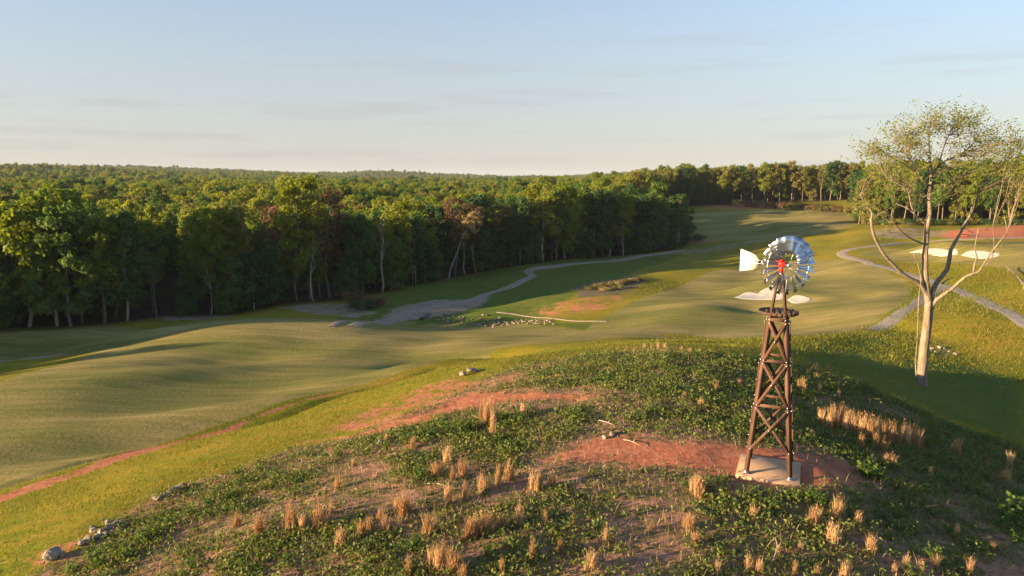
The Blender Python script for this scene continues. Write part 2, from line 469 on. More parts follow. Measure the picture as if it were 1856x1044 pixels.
# --- ground cover regions, as areas on the ground
FAIRWAY = [(-160, 945), (0, 890), (150, 842), (300, 799), (450, 754), (600, 709), (720, 677), (790, 657), (900, 632), (1060, 618), (1210, 612), (1180, 601), (1000, 592), (900, 588), (780, 585), (640, 588), (400, 603), (180, 637), (0, 692), (-160, 735)]
STRIP = [(-160, 640), (0, 604), (200, 590), (400, 580), (640, 580), (760, 583), (640, 588), (400, 603), (180, 637), (60, 645), (-160, 662)]
APPROACH = [(1060, 598), (1120, 560), (1210, 525), (1290, 492), (1400, 474), (1520, 470), (1600, 487), (1645, 508), (1650, 540), (1600, 575), (1560, 597), (1480, 608), (1360, 612), (1250, 606), (1150, 604)]
UPPER = [(1555, 460), (1600, 450), (1700, 440), (1856, 437), (1900, 500), (1830, 490), (1780, 480), (1690, 476), (1620, 474)]
FARFIELD = [(1225, 395), (1300, 384), (1400, 378), (1530, 384), (1570, 405), (1480, 424), (1350, 436), (1250, 438)]
CLAY = [
    ([(985, 835), (1060, 800), (1110, 785), (1200, 800), (1330, 806), (1480, 818), (1555, 846), (1565, 880), (1500, 896), (1400, 884), (1320, 872), (1240, 852), (1100, 846)], 0.9),
    ([(520, 806), (640, 788), (720, 762), (800, 730), (860, 708), (1000, 711), (1110, 717), (1080, 724), (960, 728), (860, 742), (770, 765), (690, 788), (600, 800)], 0.8),
    ([(560, 790), (640, 755), (740, 708), (830, 682), (880, 690), (800, 735), (710, 772)], 0.52),
    ([(870, 680), (960, 654), (1020, 650), (980, 672), (900, 700)], 0.4),
    ([(945, 560), (1030, 543), (1120, 533), (1150, 540), (1110, 560), (1010, 574)], 0.47),
    ([(1690, 424), (1730, 416), (1800, 412), (1900, 408), (1900, 432), (1800, 434), (1720, 433)], 0.85),
    ([(-100, 935), (0, 897), (150, 848), (300, 804), (450, 759), (600, 714), (720, 682), (600, 717), (450, 764), (300, 811), (150, 860), (0, 912), (-100, 955)], 0.75),
    ([(-50, 1044), (60, 1000), (200, 945), (330, 880), (430, 852), (520, 820), (500, 835), (360, 895), (240, 935), (150, 1000), (60, 1044)], 0.5),
    ([(1250, 380), (1330, 370), (1420, 366), (1440, 372), (1330, 380)], 0.7),
    ([(1310, 960), (1370, 940), (1420, 960), (1400, 995), (1330, 990)], 0.5),
    ([(1240, 425), (1300, 437), (1260, 445), (1225, 440)], 0.5),
]
DIRT = [
    ([(500, 556), (560, 550), (640, 550), (690, 566), (640, 578), (560, 570)], 0.6),
    ([(270, 574), (340, 569), (430, 571), (400, 577), (300, 580)], 0.8),
    ([(640, 584), (690, 572), (720, 556), (790, 543), (850, 543), (890, 536), (880, 552), (840, 566), (780, 577), (700, 584)], 0.72),
    ([(1080, 470), (1160, 461), (1240, 452), (1330, 440), (1480, 420), (1490, 424), (1340, 448), (1240, 460), (1130, 474)], 0.5),
    ([(1670, 632), (1715, 625), (1740, 640), (1700, 648)], 0.6),
    ([(1560, 424), (1600, 415), (1720, 415), (1720, 425), (1600, 432)], 0.55),
]
LUSH_SHADED = [([(560, 585), (640, 555), (720, 527), (800, 509), (900, 489), (1000, 475), (1100, 467), (1200, 457), (1240, 462), (1190, 480), (1140, 500), (1060, 525), (1010, 560), (960, 585), (850, 585), (760, 588)], 1.0),  # lusher valley green, and the right lawn's shade painted as darker green
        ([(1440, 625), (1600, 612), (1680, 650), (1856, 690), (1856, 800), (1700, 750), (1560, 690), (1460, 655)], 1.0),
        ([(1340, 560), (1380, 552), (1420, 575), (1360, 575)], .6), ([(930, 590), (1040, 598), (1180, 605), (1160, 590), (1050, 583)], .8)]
SCRUB = [([(1040, 520), (1090, 508), (1150, 500), (1175, 510), (1120, 535), (1050, 540)], 1.0)]
OPEN = np.vstack([[[-420, -80], [-300, -30], [-150, 30], [-105, 78], [-94, 104]], GL([(0, 600), (200, 588), (300, 575), (430, 568), (520, 552), (620, 545), (720, 526), (800, 508), (900, 488), (1000, 474), (1100, 466), (1180, 458), (1236, 450)])[:, :2],  # first points lie out of view, shaped so unseen trees shade the strip
                  [[66, 280], [74, 320], [80, 362], [130, 374], [184, 366], [128, 252], [166, 222], [235, 195], [300, 100], [300, -200], [-300, -200]]])
OPEN = np.array(OPEN, float)
cl = lambda a: np.clip(a, 0, 1)
mA = cl(sum(soft(XX, YY, GL(p), w) for p, w in ((FAIRWAY, .5), (STRIP, .8), (APPROACH, 1.2), (UPPER, 1.2), (FARFIELD, 3.0))))
mA = mA * (1 - 0.0 * mA)
mC = np.zeros_like(XX)
for p, s in CLAY: mC = np.maximum(mC, soft(XX, YY, GL(p), (.35 if p[0][0] == -100 else 1.3) if p[0][1] > 600 else 2.0) * s)
mD = np.zeros_like(XX)
for p, s in DIRT: mD = np.maximum(mD, soft(XX, YY, GL(p), 1.6) * s)
mS = np.zeros_like(XX)
for p, s in SCRUB: mS = np.maximum(mS, soft(XX, YY, GL(p), 2.5) * s)
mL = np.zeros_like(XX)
for p, s in LUSH_SHADED: mL = np.maximum(mL, soft(XX, YY, GL(p), 4.0) * s)
mF = 1 - soft(XX, YY, OPEN, 3.0)
mF = np.where(YY < -40, 0, mF)

ny, nx = XX.shape
idx = np.arange(nx * ny).reshape(ny, nx)
quads = np.stack([idx[:-1, :-1], idx[:-1, 1:], idx[1:, 1:], idx[1:, :-1]], -1).reshape(-1, 4)

def ground_material():
    m, nt, N, L, out = new_mat('ground_cover')
    p = N.new('ShaderNodeBsdfPrincipled'); p.inputs['Roughness'].default_value = 0.95; p.inputs['Specular IOR Level'].default_value = 0.08
    tc = N.new('ShaderNodeTexCoord')
    def attr(n):
        a = N.new('ShaderNodeAttribute'); a.attribute_name = n
        s = N.new('ShaderNodeSeparateColor'); L.new(a.outputs['Color'], s.inputs[0]); return s.outputs
    A = attr('cover_a'); B = attr('cover_b'); Cc = attr('cover_c')
    def noise(scale, det=5, stretch=(1, 1, 1), rot=0.0, rough=0.6):
        mp = N.new('ShaderNodeMapping'); mp.inputs['Scale'].default_value = stretch; mp.inputs['Rotation'].default_value = (0, 0, rot)
        L.new(tc.outputs['Object'], mp.inputs['Vector'])
        n = N.new('ShaderNodeTexNoise'); n.inputs['Scale'].default_value = scale; n.inputs['Detail'].default_value = det; n.inputs['Roughness'].default_value = rough
        L.new(mp.outputs['Vector'], n.inputs['Vector']); return n.outputs['Fac']
    def ramp(fac, stops):
        r = N.new('ShaderNodeValToRGB'); cr = r.color_ramp
        while len(cr.elements) > 1: cr.elements.remove(cr.elements[-1])
        for i, (q, c) in enumerate(stops):
            e = cr.elements[0] if i == 0 else cr.elements.new(q)
            e.position = q; e.color = (*c, 1)
        L.new(fac, r.inputs['Fac']); return r.outputs['Color']
    def mix(f, a, b):
        x = N.new('ShaderNodeMix'); x.data_type = 'RGBA'
        L.new(f, x.inputs['Factor']); L.new(a, x.inputs['A']); L.new(b, x.inputs['B']); return x.outputs['Result']
    def edge(mask, nz, amp=0.7, lo=0.35, hi=0.65):
        """mask broken up by noise"""
        a = N.new('ShaderNodeMath'); a.operation = 'MULTIPLY_ADD'; a.inputs[1].default_value = amp; L.new(nz, a.inputs[0])
        s = N.new('ShaderNodeMath'); s.operation = 'SUBTRACT'; s.inputs[1].default_value = amp * 0.5; L.new(mask, s.inputs[0]); L.new(s.outputs[0], a.inputs[2])
        q = N.new('ShaderNodeMapRange'); q.interpolation_type = 'SMOOTHSTEP'; q.inputs['From Min'].default_value = lo; q.inputs['From Max'].default_value = hi
        L.new(a.outputs[0], q.inputs['Value']); return q.outputs['Result']
    n_big = noise(0.055, 5); n_mid = noise(0.4, 6, (1, 1.6, 1), 0.5); n_fine = noise(3.0, 6); n_blade = noise(14.0, 5)
    n_str = noise(0.085, 8, (0.35, 1.3, 1), -0.7, 0.66); n_str2 = noise(0.7, 5, (0.10, 1.5, 1), -0.62, 0.7)
    def avg(a, b, wa=0.5):
        x = N.new('ShaderNodeMix'); x.data_type = 'FLOAT'; x.inputs['Factor'].default_value = 1 - wa
        L.new(a, x.inputs['A']); L.new(b, x.inputs['B']); return x.outputs['Result']
    rough_c = ramp(avg(avg(n_big, n_mid, .5), n_fine, .6), [(.33, (.080, .112, .009)), (.44, (.150, .155, .011)), (.53, (.235, .180, .017)), (.64, (.33, .175, .035))])
    fair_c = ramp(avg(avg(n_str, n_str2, .68), n_fine, .82), [(.36, (.090, .112, .024)), (.45, (.165, .155, .040)), (.53, (.25, .200, .062)), (.62, (.37, .275, .11))])
    soil_c = ramp(avg(n_mid, n_fine, .4), [(.30, (.18, .085, .055)), (.50, (.31, .155, .100)), (.70, (.42, .24, .155))])
    clay_c = ramp(avg(n_mid, n_fine, .4), [(.30, (.26, .088, .046)), (.50, (.39, .138, .074)), (.70, (.47, .225, .13))])
    dirt_c = ramp(avg(n_mid, n_fine, .5), [(.30, (.20, .14, .095)), (.60, (.34, .245, .18)), (.75, (.42, .32, .245))])
    wood_c = ramp(n_mid, [(.35, (.035, .028, .018)), (.65, (.07, .05, .03))])
    scrub_c = ramp(avg(n_mid, n_fine, .5), [(.35, (.09, .075, .045)), (.65, (.17, .13, .085))])
    thatch_c = ramp(avg(n_blade, n_fine, .5), [(.36, (.085, .080, .028)), (.52, (.17, .125, .055)), (.68, (.28, .20, .11))])
    mound_c = mix(edge(n_mid, n_fine, .9, .42, .60), thatch_c, soil_c)
    lush_shaded_c = ramp(avg(avg(n_big, n_mid, .5), n_fine, .6), [(.36, (.045, .090, .014)), (.48, (.085, .125, .017)), (.58, (.14, .14, .024)), (.70, (.19, .14, .045))])
    rough_c = mix(edge(Cc[0], n_mid, 1.2, .3, .7), rough_c, lush_shaded_c)
    c = mix(edge(A[0], n_fine, .25), rough_c, fair_c)
    c = mix(edge(B[1], n_mid, 2.2), c, scrub_c)
    c = mix(edge(A[1], n_fine, .5), c, mound_c)
    c = mix(edge(A[2], avg(n_mid, n_fine, .5), 2.6), c, clay_c)
    c = mix(edge(B[0], avg(n_mid, n_fine, .5), 2.4), c, dirt_c)
    c = mix(B[2], c, wood_c)
    L.new(c, p.inputs['Base Color'])
    bsum = N.new('ShaderNodeMath'); bsum.operation = 'MULTIPLY_ADD'; bsum.inputs[1].default_value = 0.5
    L.new(n_blade, bsum.inputs[0]); L.new(n_fine, bsum.inputs[2])
    bm = N.new('ShaderNodeBump'); bm.inputs['Distance'].default_value = 0.10; bm.inputs['Strength'].default_value = 0.7
    L.new(bsum.outputs[0], bm.inputs['Height']); L.new(bm.outputs['Normal'], p.inputs['Normal'])
    L.new(p.outputs['BSDF'], out.inputs['Surface'])
    return m
M_ground = ground_material()
gme = mk_mesh('ground', np.stack([XX, YY, ZZ], -1).reshape(-1, 3), quads, [M_ground], smooth=True)
def vattr(me, name, r, g, b):
    a = me.color_attributes.new(name, 'FLOAT_COLOR', 'POINT')
    d = np.ones((r.size, 4), np.float32); d[:, 0] = r.ravel(); d[:, 1] = g.ravel(); d[:, 2] = b.ravel()
    a.data.foreach_set('color', d.ravel())
vattr(gme, 'cover_a', mA, m_mound, mC)
vattr(gme, 'cover_b', mD, mS, mF)
vattr(gme, 'cover_c', mL, mL, mL)
ground = link('ground', gme)
props(ground, 'rolling golf course ground of fairway, rough, red clay and a weedy mound', 'ground', kind='structure')
# ------------------------------------------------------------------ paths and sand
M_gravel = simple_mat('path_gravel', (.22, .17, .125), (.36, .285, .215), rough=.95, nscale=1.2, bump=.02, bscale=9, spec=.1)
M_asphalt = simple_mat('path_paving', (.20, .175, .155), (.27, .235, .21), rough=.9, nscale=.8, bump=.01, bscale=20, spec=.15)
M_sand = simple_mat('white_sand', (.48, .42, .33), (.62, .55, .45), rough=.95, nscale=.9, bump=.06, bscale=2.5, spec=.1)

def resample(P, step):
    P = np.asarray(P, float)
    Q = [P[0] * 2 - P[1]] + list(P) + [P[-1] * 2 - P[-2]]
    out = []
    for i in range(1, len(Q) - 2):
        p0, p1, p2, p3 = Q[i - 1], Q[i], Q[i + 1], Q[i + 2]
        n = max(2, int(np.linalg.norm(p2 - p1) / step))
        for t in np.linspace(0, 1, n, endpoint=False):
            out.append(0.5 * ((2 * p1) + (-p0 + p2) * t + (2 * p0 - 5 * p1 + 4 * p2 - p3) * t * t + (-p0 + 3 * p1 - 3 * p2 + p3) * t ** 3))
    out.append(P[-1]); return np.array(out)

def ribbon(name, pxs, width, mat, label, lift=.07, w_end=None, seed=0, ragged=.8):
    C = resample(GL(pxs)[:, :2], 0.9)
    d = np.gradient(C, axis=0); d /= np.linalg.norm(d, axis=1, keepdims=True)
    nrm = np.stack([-d[:, 1], d[:, 0]], -1)
    w = np.linspace(width, w_end or width, len(C)) / 2
    k = 7
    V = []
    for j in range(k):
        s = -1 + 2 * j / (k - 1)
        jit = (fbm(np.arange(len(C)) * .35, np.full(len(C), j * 9.0), seed, 2) - .5) * (ragged if j in (0, k - 1) else 0) * w * .5
        xy = C + nrm * (s * w + jit)[:, None]
        up = lift if 0 < j < k - 1 else -.05
        V.append(np.column_stack([xy, H(xy[:, 0], xy[:, 1]) + up]))
    V = np.stack(V, 1).reshape(-1, 3)
    i, j = np.meshgrid(np.arange(len(C) - 1), np.arange(k - 1), indexing='ij')
    F = np.stack([i * k + j, (i + 1) * k + j, (i + 1) * k + j + 1, i * k + j + 1], -1).reshape(-1, 4)
    o = link(name, mk_mesh(name, V, F, [mat], True))
    return props(o, label, 'path', kind='structure')

ribbon('gravel_track', [(640, 592), (720, 574), (790, 556), (850, 545), (900, 528), (945, 510), (965, 500), (958, 491), (985, 485), (1080, 475), (1160, 464), (1240, 453)], 2.6, M_gravel, 'pale gravel track curving along the shaded wood edge', w_end=3.0, seed=1)
ribbon('cart_path', [(1900, 610), (1856, 585), (1800, 555), (1750, 533), (1705, 516), (1660, 502), (1620, 489), (1575, 478)], 2.5, M_asphalt, 'grey cart path running down behind the bare tree', seed=2, ragged=.08)
ribbon('cart_path', [(1715, 519), (1690, 530), (1655, 556), (1620, 577), (1577, 598)], 2.6, M_asphalt, 'short cart path spur ending below the bare tree', lift=.085, seed=3, ragged=.08)
ribbon('cart_path', [(1580, 479), (1540, 467), (1525, 459), (1545, 451), (1590, 445), (1650, 440), (1700, 436), (1770, 433), (1870, 431)], 2.8, M_gravel, 'sandy path looping round the upper green', lift=.08, seed=4, ragged=.25)
ribbon('gravel_track', [(-60, 668), (0, 656), (60, 649), (110, 642)], 2.5, M_gravel, 'short stretch of pale track at the left edge', seed=5)
ribbon('gravel_track', [(600, 592), (660, 584), (740, 577)], 1.5, M_gravel, 'thin pale track leading to the stream crossing', lift=.09, seed=6)
ribbon('gravel_track', [(900, 566), (960, 574), (1030, 581), (1100, 583)], .55, M_gravel, 'thin pale drain line beside the riprap', lift=.08, seed=7)

def bunker(pxs, label):
    P = resample(np.vstack([GL(pxs), GL(pxs)[:1]])[:, :2], .6)[:-1]
    c = P.mean(0); rings = 9
    V = []; n = len(P)
    for r in range(rings + 1):
        f = 1 - r / rings * .98
        xy = c + (P - c) * f
        V.append(np.column_stack([xy, H(xy[:, 0], xy[:, 1]) + (.10 if r else -.06) + (fbm(xy[:, 0] * .8, xy[:, 1] * .8, 3, 2) - .5) * .1 * (r > 0)]))
    V = np.vstack(V)
    i, j = np.meshgrid(np.arange(rings), np.arange(n), indexing='ij'); j2 = (j + 1) % n
    F = np.stack([i * n + j, i * n + j2, (i + 1) * n + j2, (i + 1) * n + j], -1).reshape(-1, 4)
    o = link('sand_bunker', mk_mesh('sand_bunker', V, F, [M_sand], True))
    return props(o, label, 'bunker', kind='structure')
bunker([(1328, 539), (1345, 532), (1358, 529), (1372, 532), (1380, 526), (1393, 520), (1405, 521), (1420, 531), (1424, 541), (1400, 544), (1350, 543)], 'larger white sand bunker behind the windmill wheel')
bunker([(1426, 543), (1440, 535), (1455, 536), (1471, 541), (1466, 547), (1440, 550)], 'smaller white sand bunker right of the windmill mast')
bunker([(1646, 458), (1665, 452), (1700, 450), (1722, 453), (1737, 455), (1734, 462), (1705, 465), (1685, 460)], 'long white sand bunker seen through the bare tree')
bunker([(1740, 463), (1752, 456), (1765, 454), (1790, 456), (1813, 459), (1806, 466), (1780, 469)], 'white sand bunker right of the bare tree')

# ------------------------------------------------------------------ woods
M_bark = simple_mat('bark_grey', (.075, .065, .052), (.16, .14, .115), rough=.95, nscale=2.0, stretch=(1, 1, .3), bump=.03, rnd=.25)
M_barkw = simple_mat('bark_warm', (.11, .083, .055), (.21, .165, .115), rough=.95, nscale=2.0, stretch=(1, 1, .3), bump=.03, rnd=.25)
M_barkp = simple_mat('bark_pale', (.22, .185, .145), (.40, .35, .28), rough=.95, nscale=2.0, stretch=(1, 1, .3), bump=.03, rnd=.15)
LM = {
    'mix':    leaf_mat('leaves_mixed', [(0, (.034, .085, .020)), (.25, (.065, .130, .022)), (.5, (.115, .170, .024)), (.72, (.175, .200, .028)), (.88, (.175, .130, .045)), (1, (.19, .155, .060))], trans=.45),
    'yellow': leaf_mat('leaves_spring', [(0, (.120, .175, .018)), (.5, (.180, .215, .022)), (1, (.235, .235, .032))], trans=.5),
    'green':  leaf_mat('leaves_green', [(0, (.045, .105, .020)), (.5, (.080, .145, .024)), (1, (.125, .175, .026))], trans=.45),
    'dark':   leaf_mat('leaves_dark', [(0, (.022, .060, .020)), (.5, (.038, .082, .022)), (1, (.058, .105, .024))], trans=.35),
    'rust':   leaf_mat('leaves_rust', [(0, (.115, .062, .032)), (.5, (.155, .090, .042)), (1, (.150, .118, .042))]),
    'olive':  leaf_mat('leaves_olive', [(0, (.115, .125, .024)), (.5, (.175, .170, .032)), (1, (.225, .185, .048))], trans=.4),
    'blond':  leaf_mat('leaves_blond', [(0, (.28, .21, .075)), (1, (.40, .30, .12))], trans=.4),
}

def cards(C, nrm, size, rng, aspect=1.6, bend=True):
    """leaf-shaped rhombs at C facing about nrm"""
    n = len(C)
    a = rng.normal(size=(n, 3)); t = np.cross(nrm, a); t /= np.maximum(np.linalg.norm(t, axis=1, keepdims=True), 1e-9)
    b = np.cross(nrm, t); b /= np.maximum(np.linalg.norm(b, axis=1, keepdims=True), 1e-9)
    s = np.asarray(size).reshape(-1, 1) * rng.uniform(.7, 1.3, (n, 1))
    V = np.stack([C - t * s * aspect / 2, C - b * s / 2 + t * s * .1, C + t * s * aspect / 2, C + b * s / 2 + t * s * .1], 1)
    return V.reshape(-1, 3), np.arange(n * 4).reshape(n, 4)

def unit(a): return a / np.maximum(np.linalg.norm(a, axis=-1, keepdims=True), 1e-9)

def tree_meshes(seed, h, cb, Rc, nclump, per, leaf, clump_r, shape='round', lean=0.0, r0=None, sparse_low=False, limb_n=10):
    rng = np.random.default_rng(seed)
    r0 = r0 or h * .013
    k = 8
    z = np.linspace(-.6, h * .93, k)
    wob = np.cumsum(rng.normal(0, .012 * h, (k, 2)), 0); wob -= wob[0]
    bend = np.array([lean, 0]) * (np.linspace(0, 1, k)[:, None] ** 1.6) * h
    spine = np.column_stack([wob + bend, z])
    trunk = MB()
    trunk.tube(spine, np.linspace(r0 * 1.15, r0 * .18, k), 7)
    def sp(zz): return np.array([np.interp(zz, z, spine[:, 0]), np.interp(zz, z, spine[:, 1]), zz])
    zc0 = h * cb
    def env(f):   # crown radius at fraction f of crown height
        if shape == 'round': return Rc * np.sqrt(np.clip(1 - (2 * f - .85) ** 2 / 1.5, .03, 1))
        if shape == 'cone': return Rc * np.clip((1 - f) ** .6 * (.55 + .9 * f if f < .5 else 1), .08, 1)
        if shape == 'vase': return Rc * (.35 + .65 * np.sin(min(f, 1) * 2.4))
        return Rc
    CC = []
    for i in range(nclump):
        f = rng.uniform(0, 1) ** .85
        rr = env(f) * np.sqrt(rng.uniform(.12, 1.0)); th = rng.uniform(0, 2 * np.pi)
        base = sp(min(zc0 + f * (h - zc0), h * .93))
        CC.append(base + np.array([math.cos(th) * rr, math.sin(th) * rr, rng.normal(0, .3) + max(0, zc0 + f * (h - zc0) - h * .93)]))
    CC = np.array(CC)
    # limbs reach towards some clumps
    order = rng.permutation(nclump)[:limb_n]
    for i in order:
        c = CC[i]; zb = max(h * .18, c[2] - rng.uniform(.12, .28) * h * .8)
        if zb > h * .85: continue
        a = sp(zb); m = (a + c) / 2 + np.array([0, 0, -.06 * h * rng.uniform(.2, 1)])
        rl = np.interp(zb, z, np.linspace(r0, r0 * .2, k)) * .5
        trunk.tube([a, m, c], [rl, rl * .6, rl * .15], 5, cap=False)
    cr = clump_r * rng.uniform(.7, 1.35, nclump)
    off = rng.normal(size=(nclump, per, 3)); off = off / np.linalg.norm(off, axis=-1, keepdims=True) * (rng.uniform(.15, 1, (nclump, per, 1)) ** .5)
    off[..., 2] *= .72
    P = (CC[:, None, :] + off * cr[:, None, None]).reshape(-1, 3)
    nr = unit(off.reshape(-1, 3) * 1.0 + rng.normal(0, .55, (nclump * per, 3)) + np.array([0, 0, .35]))
    V, F = cards(P, nr, leaf, rng)
    return trunk.mesh('trunk', [M_bark], True), mk_mesh('crown', V, F, [LM['mix']], False)

PROTO = {
    'broad':  [tree_meshes(s, 20, .16, 5.0, 74, 66, .46, 1.5) for s in (1, 2, 3)],
    'poplar': [tree_meshes(s, 24, .22, 3.8, 70, 66, .44, 1.35, 'vase') for s in (4, 5)],
    'edge':   [tree_meshes(s, 12, .02, 3.4, 56, 60, .40, 1.25, 'round') for s in (6, 7)],
    'sparse': [tree_meshes(s, 20, .42, 3.6, 46, 26, .34, 1.1, 'vase', limb_n=30) for s in (8, 9)],
    'tall':   [tree_meshes(s, 21, .34, 3.8, 56, 58, .42, 1.35, limb_n=14) for s in (10, 11, 12)],
    'lean':   [tree_meshes(13, 17, .62, 2.6, 26, 46, .36, 1.0, lean=.34, limb_n=10)],
    'bare':   [tree_meshes(s, 18, .5, 3.0, 16, 12, .3, .9, 'vase', limb_n=16) for s in (14, 15)],
}
PH = {'broad': 20, 'poplar': 24, 'edge': 12, 'sparse': 20, 'tall': 21, 'lean': 17, 'bare': 18}
SRC = {}
def plant_tree(kind, var, x, y, height, leaf, name, label, group, cat='tree', rz=None, wid=1.0, bark=None, z=None, rng=R):
    s = height / PH[kind]
    e = empty(name, (x, y, float(H(x, y)) if z is None else z), rng.uniform(0, 6.28) if rz is None else rz)
    e.scale = (s * wid, s * wid, s)
    tm, cm = PROTO[kind][var % len(PROTO[kind])]
    t = link('trunk', tm, e); c = link('crown', cm, e)
    c.material_slots[0].link = 'OBJECT'; c.material_slots[0].material = LM[leaf]
    if bark: t.material_slots[0].link = 'OBJECT'; t.material_slots[0].material = bark
    SRC.setdefault((kind, var % len(PROTO[kind])), c)
    return props(e, label, cat, group)

LEAFWORD = {'yellow': 'bright yellow green', 'green': 'mid green', 'dark': 'dark green', 'rust': 'rusty brown', 'olive': 'sunlit olive', 'mix': 'green'}
KINDWORD = {'broad': 'broad tree', 'poplar': 'slender tree', 'edge': 'low bushy tree', 'sparse': 'thin tree', 'tall': 'tall tree', 'bare': 'bare tree'}

# left wood: front rows along its shaded edge
EDGE = resample(np.vstack([[[-150, 30], [-105, 78], [-94, 104]], OPEN[5:18]]), 1.0)
elen = np.concatenate([[0], np.cumsum(np.linalg.norm(np.diff(EDGE, axis=0), axis=1))])
def edge_pt(s, back):
    p = np.array([np.interp(s, elen, EDGE[:, 0]), np.interp(s, elen, EDGE[:, 1])])
    q = np.array([np.interp(s + 2, elen, EDGE[:, 0]), np.interp(s + 2, elen, EDGE[:, 1])])
    d = unit(q - p + 1e-9); n = np.array([-d[1], d[0]])
    return p + n * back
# trees the photo lets one name: photo column of the trunk, top row, kind, leaf, label
NAMED = [
    (537, 322, 'poplar', 0, 'yellow', 1.05, 'tallest bright yellow green tree standing proud of the left wood', 3),
    (598, 350, 'sparse', 0, 'rust', 1.1, 'rusty brown tree right of the tallest yellow green tree', 4),
    (505, 365, 'sparse', 1, 'rust', 1.0, 'rusty brown tree left of the tallest yellow green tree', 6),
    (690, 385, 'bare', 0, 'olive', 1.0, 'bare pale tree with a leaning double trunk at the wood edge', 1),
    (728, 360, 'poplar', 1, 'yellow', 1.0, 'yellow green tree beside the bare leaning trunk', 2),
    (752, 390, 'tall', 1, 'green', .8, 'slim green tree between the bare trunk and the blond tree', 2),
    (985, 335, 'tall', 0, 'yellow', 1.25, 'yellow green tree above the bend of the gravel track', 1),
    (1190, 335, 'broad', 1, 'green', .8, 'green tree at the right tip of the dark wood', 2),
    (1105, 350, 'tall', 2, 'olive', 1.1, 'olive tree with a pale trunk near the right tip of the wood', 2),
    (120, 345, 'broad', 0, 'yellow', 1.0, 'rounded yellow green tree high above the left wood edge', 9),
    (35, 365, 'poplar', 1, 'yellow', 1.2, 'yellow green tree at the far left of the wood', 5),
    (390, 380, 'broad', 2, 'yellow', .8, 'yellow green tree above the dark middle of the left wood', 5),
    (435, 372, 'poplar', 0, 'olive', .9, 'olive green tree right of the dark middle of the left wood', 5),
]
taken = []
def col_s(px, back):
    best = min(np.linspace(0, elen[-1], 500), key=lambda s: abs((lambda p: p[0] / p[1] * 0 + p[0] / (p[1] * CP + 13 * SP * 1.6) * FPX + 928 - px)(edge_pt(s, back))))
    return best
for px, top, kind, var, leaf, wid, label, back in NAMED:
    s = col_s(px, back); p = edge_pt(s, back); taken.append(p)
    d = ray(px, top); zt = CAM_H + p[1] / d[1] * d[2]
    plant_tree(kind, var, p[0], p[1], zt - float(H(*p)), leaf, 'forest_tree', label, None, wid=wid, bark=M_barkp if kind in ('bare', 'tall') else None)
p = edge_pt(col_s(812, .5), .5); taken.append(p)
plant_tree('lean', 0, p[0], p[1], 17, 'blond', 'forest_tree', 'blond leafed tree leaning out of the dark wood edge', None, rz=0.15, bark=M_barkp)
p = G(1229, 425); p = np.array([66, 262.0]); taken.append(p)
plant_tree('edge', 0, p[0], p[1], 11, 'green', 'forest_tree', 'small green tree standing alone off the tip of the wood', None)

rows = [(1.5, 3.9), (6.0, 5.2), (11.5, 6.4)]
def hmod(x, y): return .80 + .40 * fbm(np.asarray(x) / 26.0, np.asarray(y) / 26.0, 303, 2)
for ri, (back, gap) in enumerate(rows):
    s = R.uniform(0, 2)
    while s < elen[-1]:
        p = edge_pt(s, back + R.normal(0, .8)); s += gap * R.uniform(.7, 1.3)
        if min(np.hypot(*(p - q)) for q in taken) < 2.4: continue
        px = 928 + FPX * p[0] / (p[1] * CP + 18 * SP)
        if px < -160: continue
        u = R.uniform()
        if ri == 0:
            kind = 'edge' if u < .42 else ('broad' if u < .64 else ('tall' if u < .78 else ('bare' if u < .92 else 'sparse')))
            if px < 330: kind = 'bare' if u < .32 else ('tall' if u < .55 else ('broad' if u < .8 else 'edge'))
        else:
            kind = 'broad' if u < .45 else ('poplar' if u < .65 else ('tall' if u < .9 else 'sparse'))
        hgt = {'edge': R.uniform(7, 12), 'bare': R.uniform(14, 17)}.get(kind, R.uniform(17.0, 20.5) * float(hmod(p[0], p[1])))
        if kind != 'edge': hgt *= np.interp(px, [-200, 230, 260, 480, 520, 900], [.90, .90, .80, .84, .92, 1.03])
        u = R.uniform()
        if kind == 'sparse': leaf = 'rust' if u < .6 else 'olive'
        elif kind == 'bare': leaf = 'olive'
        elif kind == 'edge': leaf = 'dark' if u < .6 else 'green'
        else: leaf = 'yellow' if u < (.50 if ri else .3) else ('green' if u < .75 else 'dark')
        where = 'at far left' if px < 200 else 'left of the bush' if px < 620 else 'above the culvert' if px < 800 else 'by the blond tree' if px < 940 else 'along the track' if px < 1130 else 'at the wood tip'
        plant_tree(kind, int(R.integers(0, 3)), p[0], p[1], hgt, leaf, 'forest_tree', f'{LEAFWORD[leaf]} {KINDWORD[kind]} {where}', f'{LEAFWORD[leaf]} {KINDWORD[kind]}s {where}', wid=R.uniform(.85, 1.15), bark=M_barkp if (ri == 0 and R.uniform() < .45) else None)

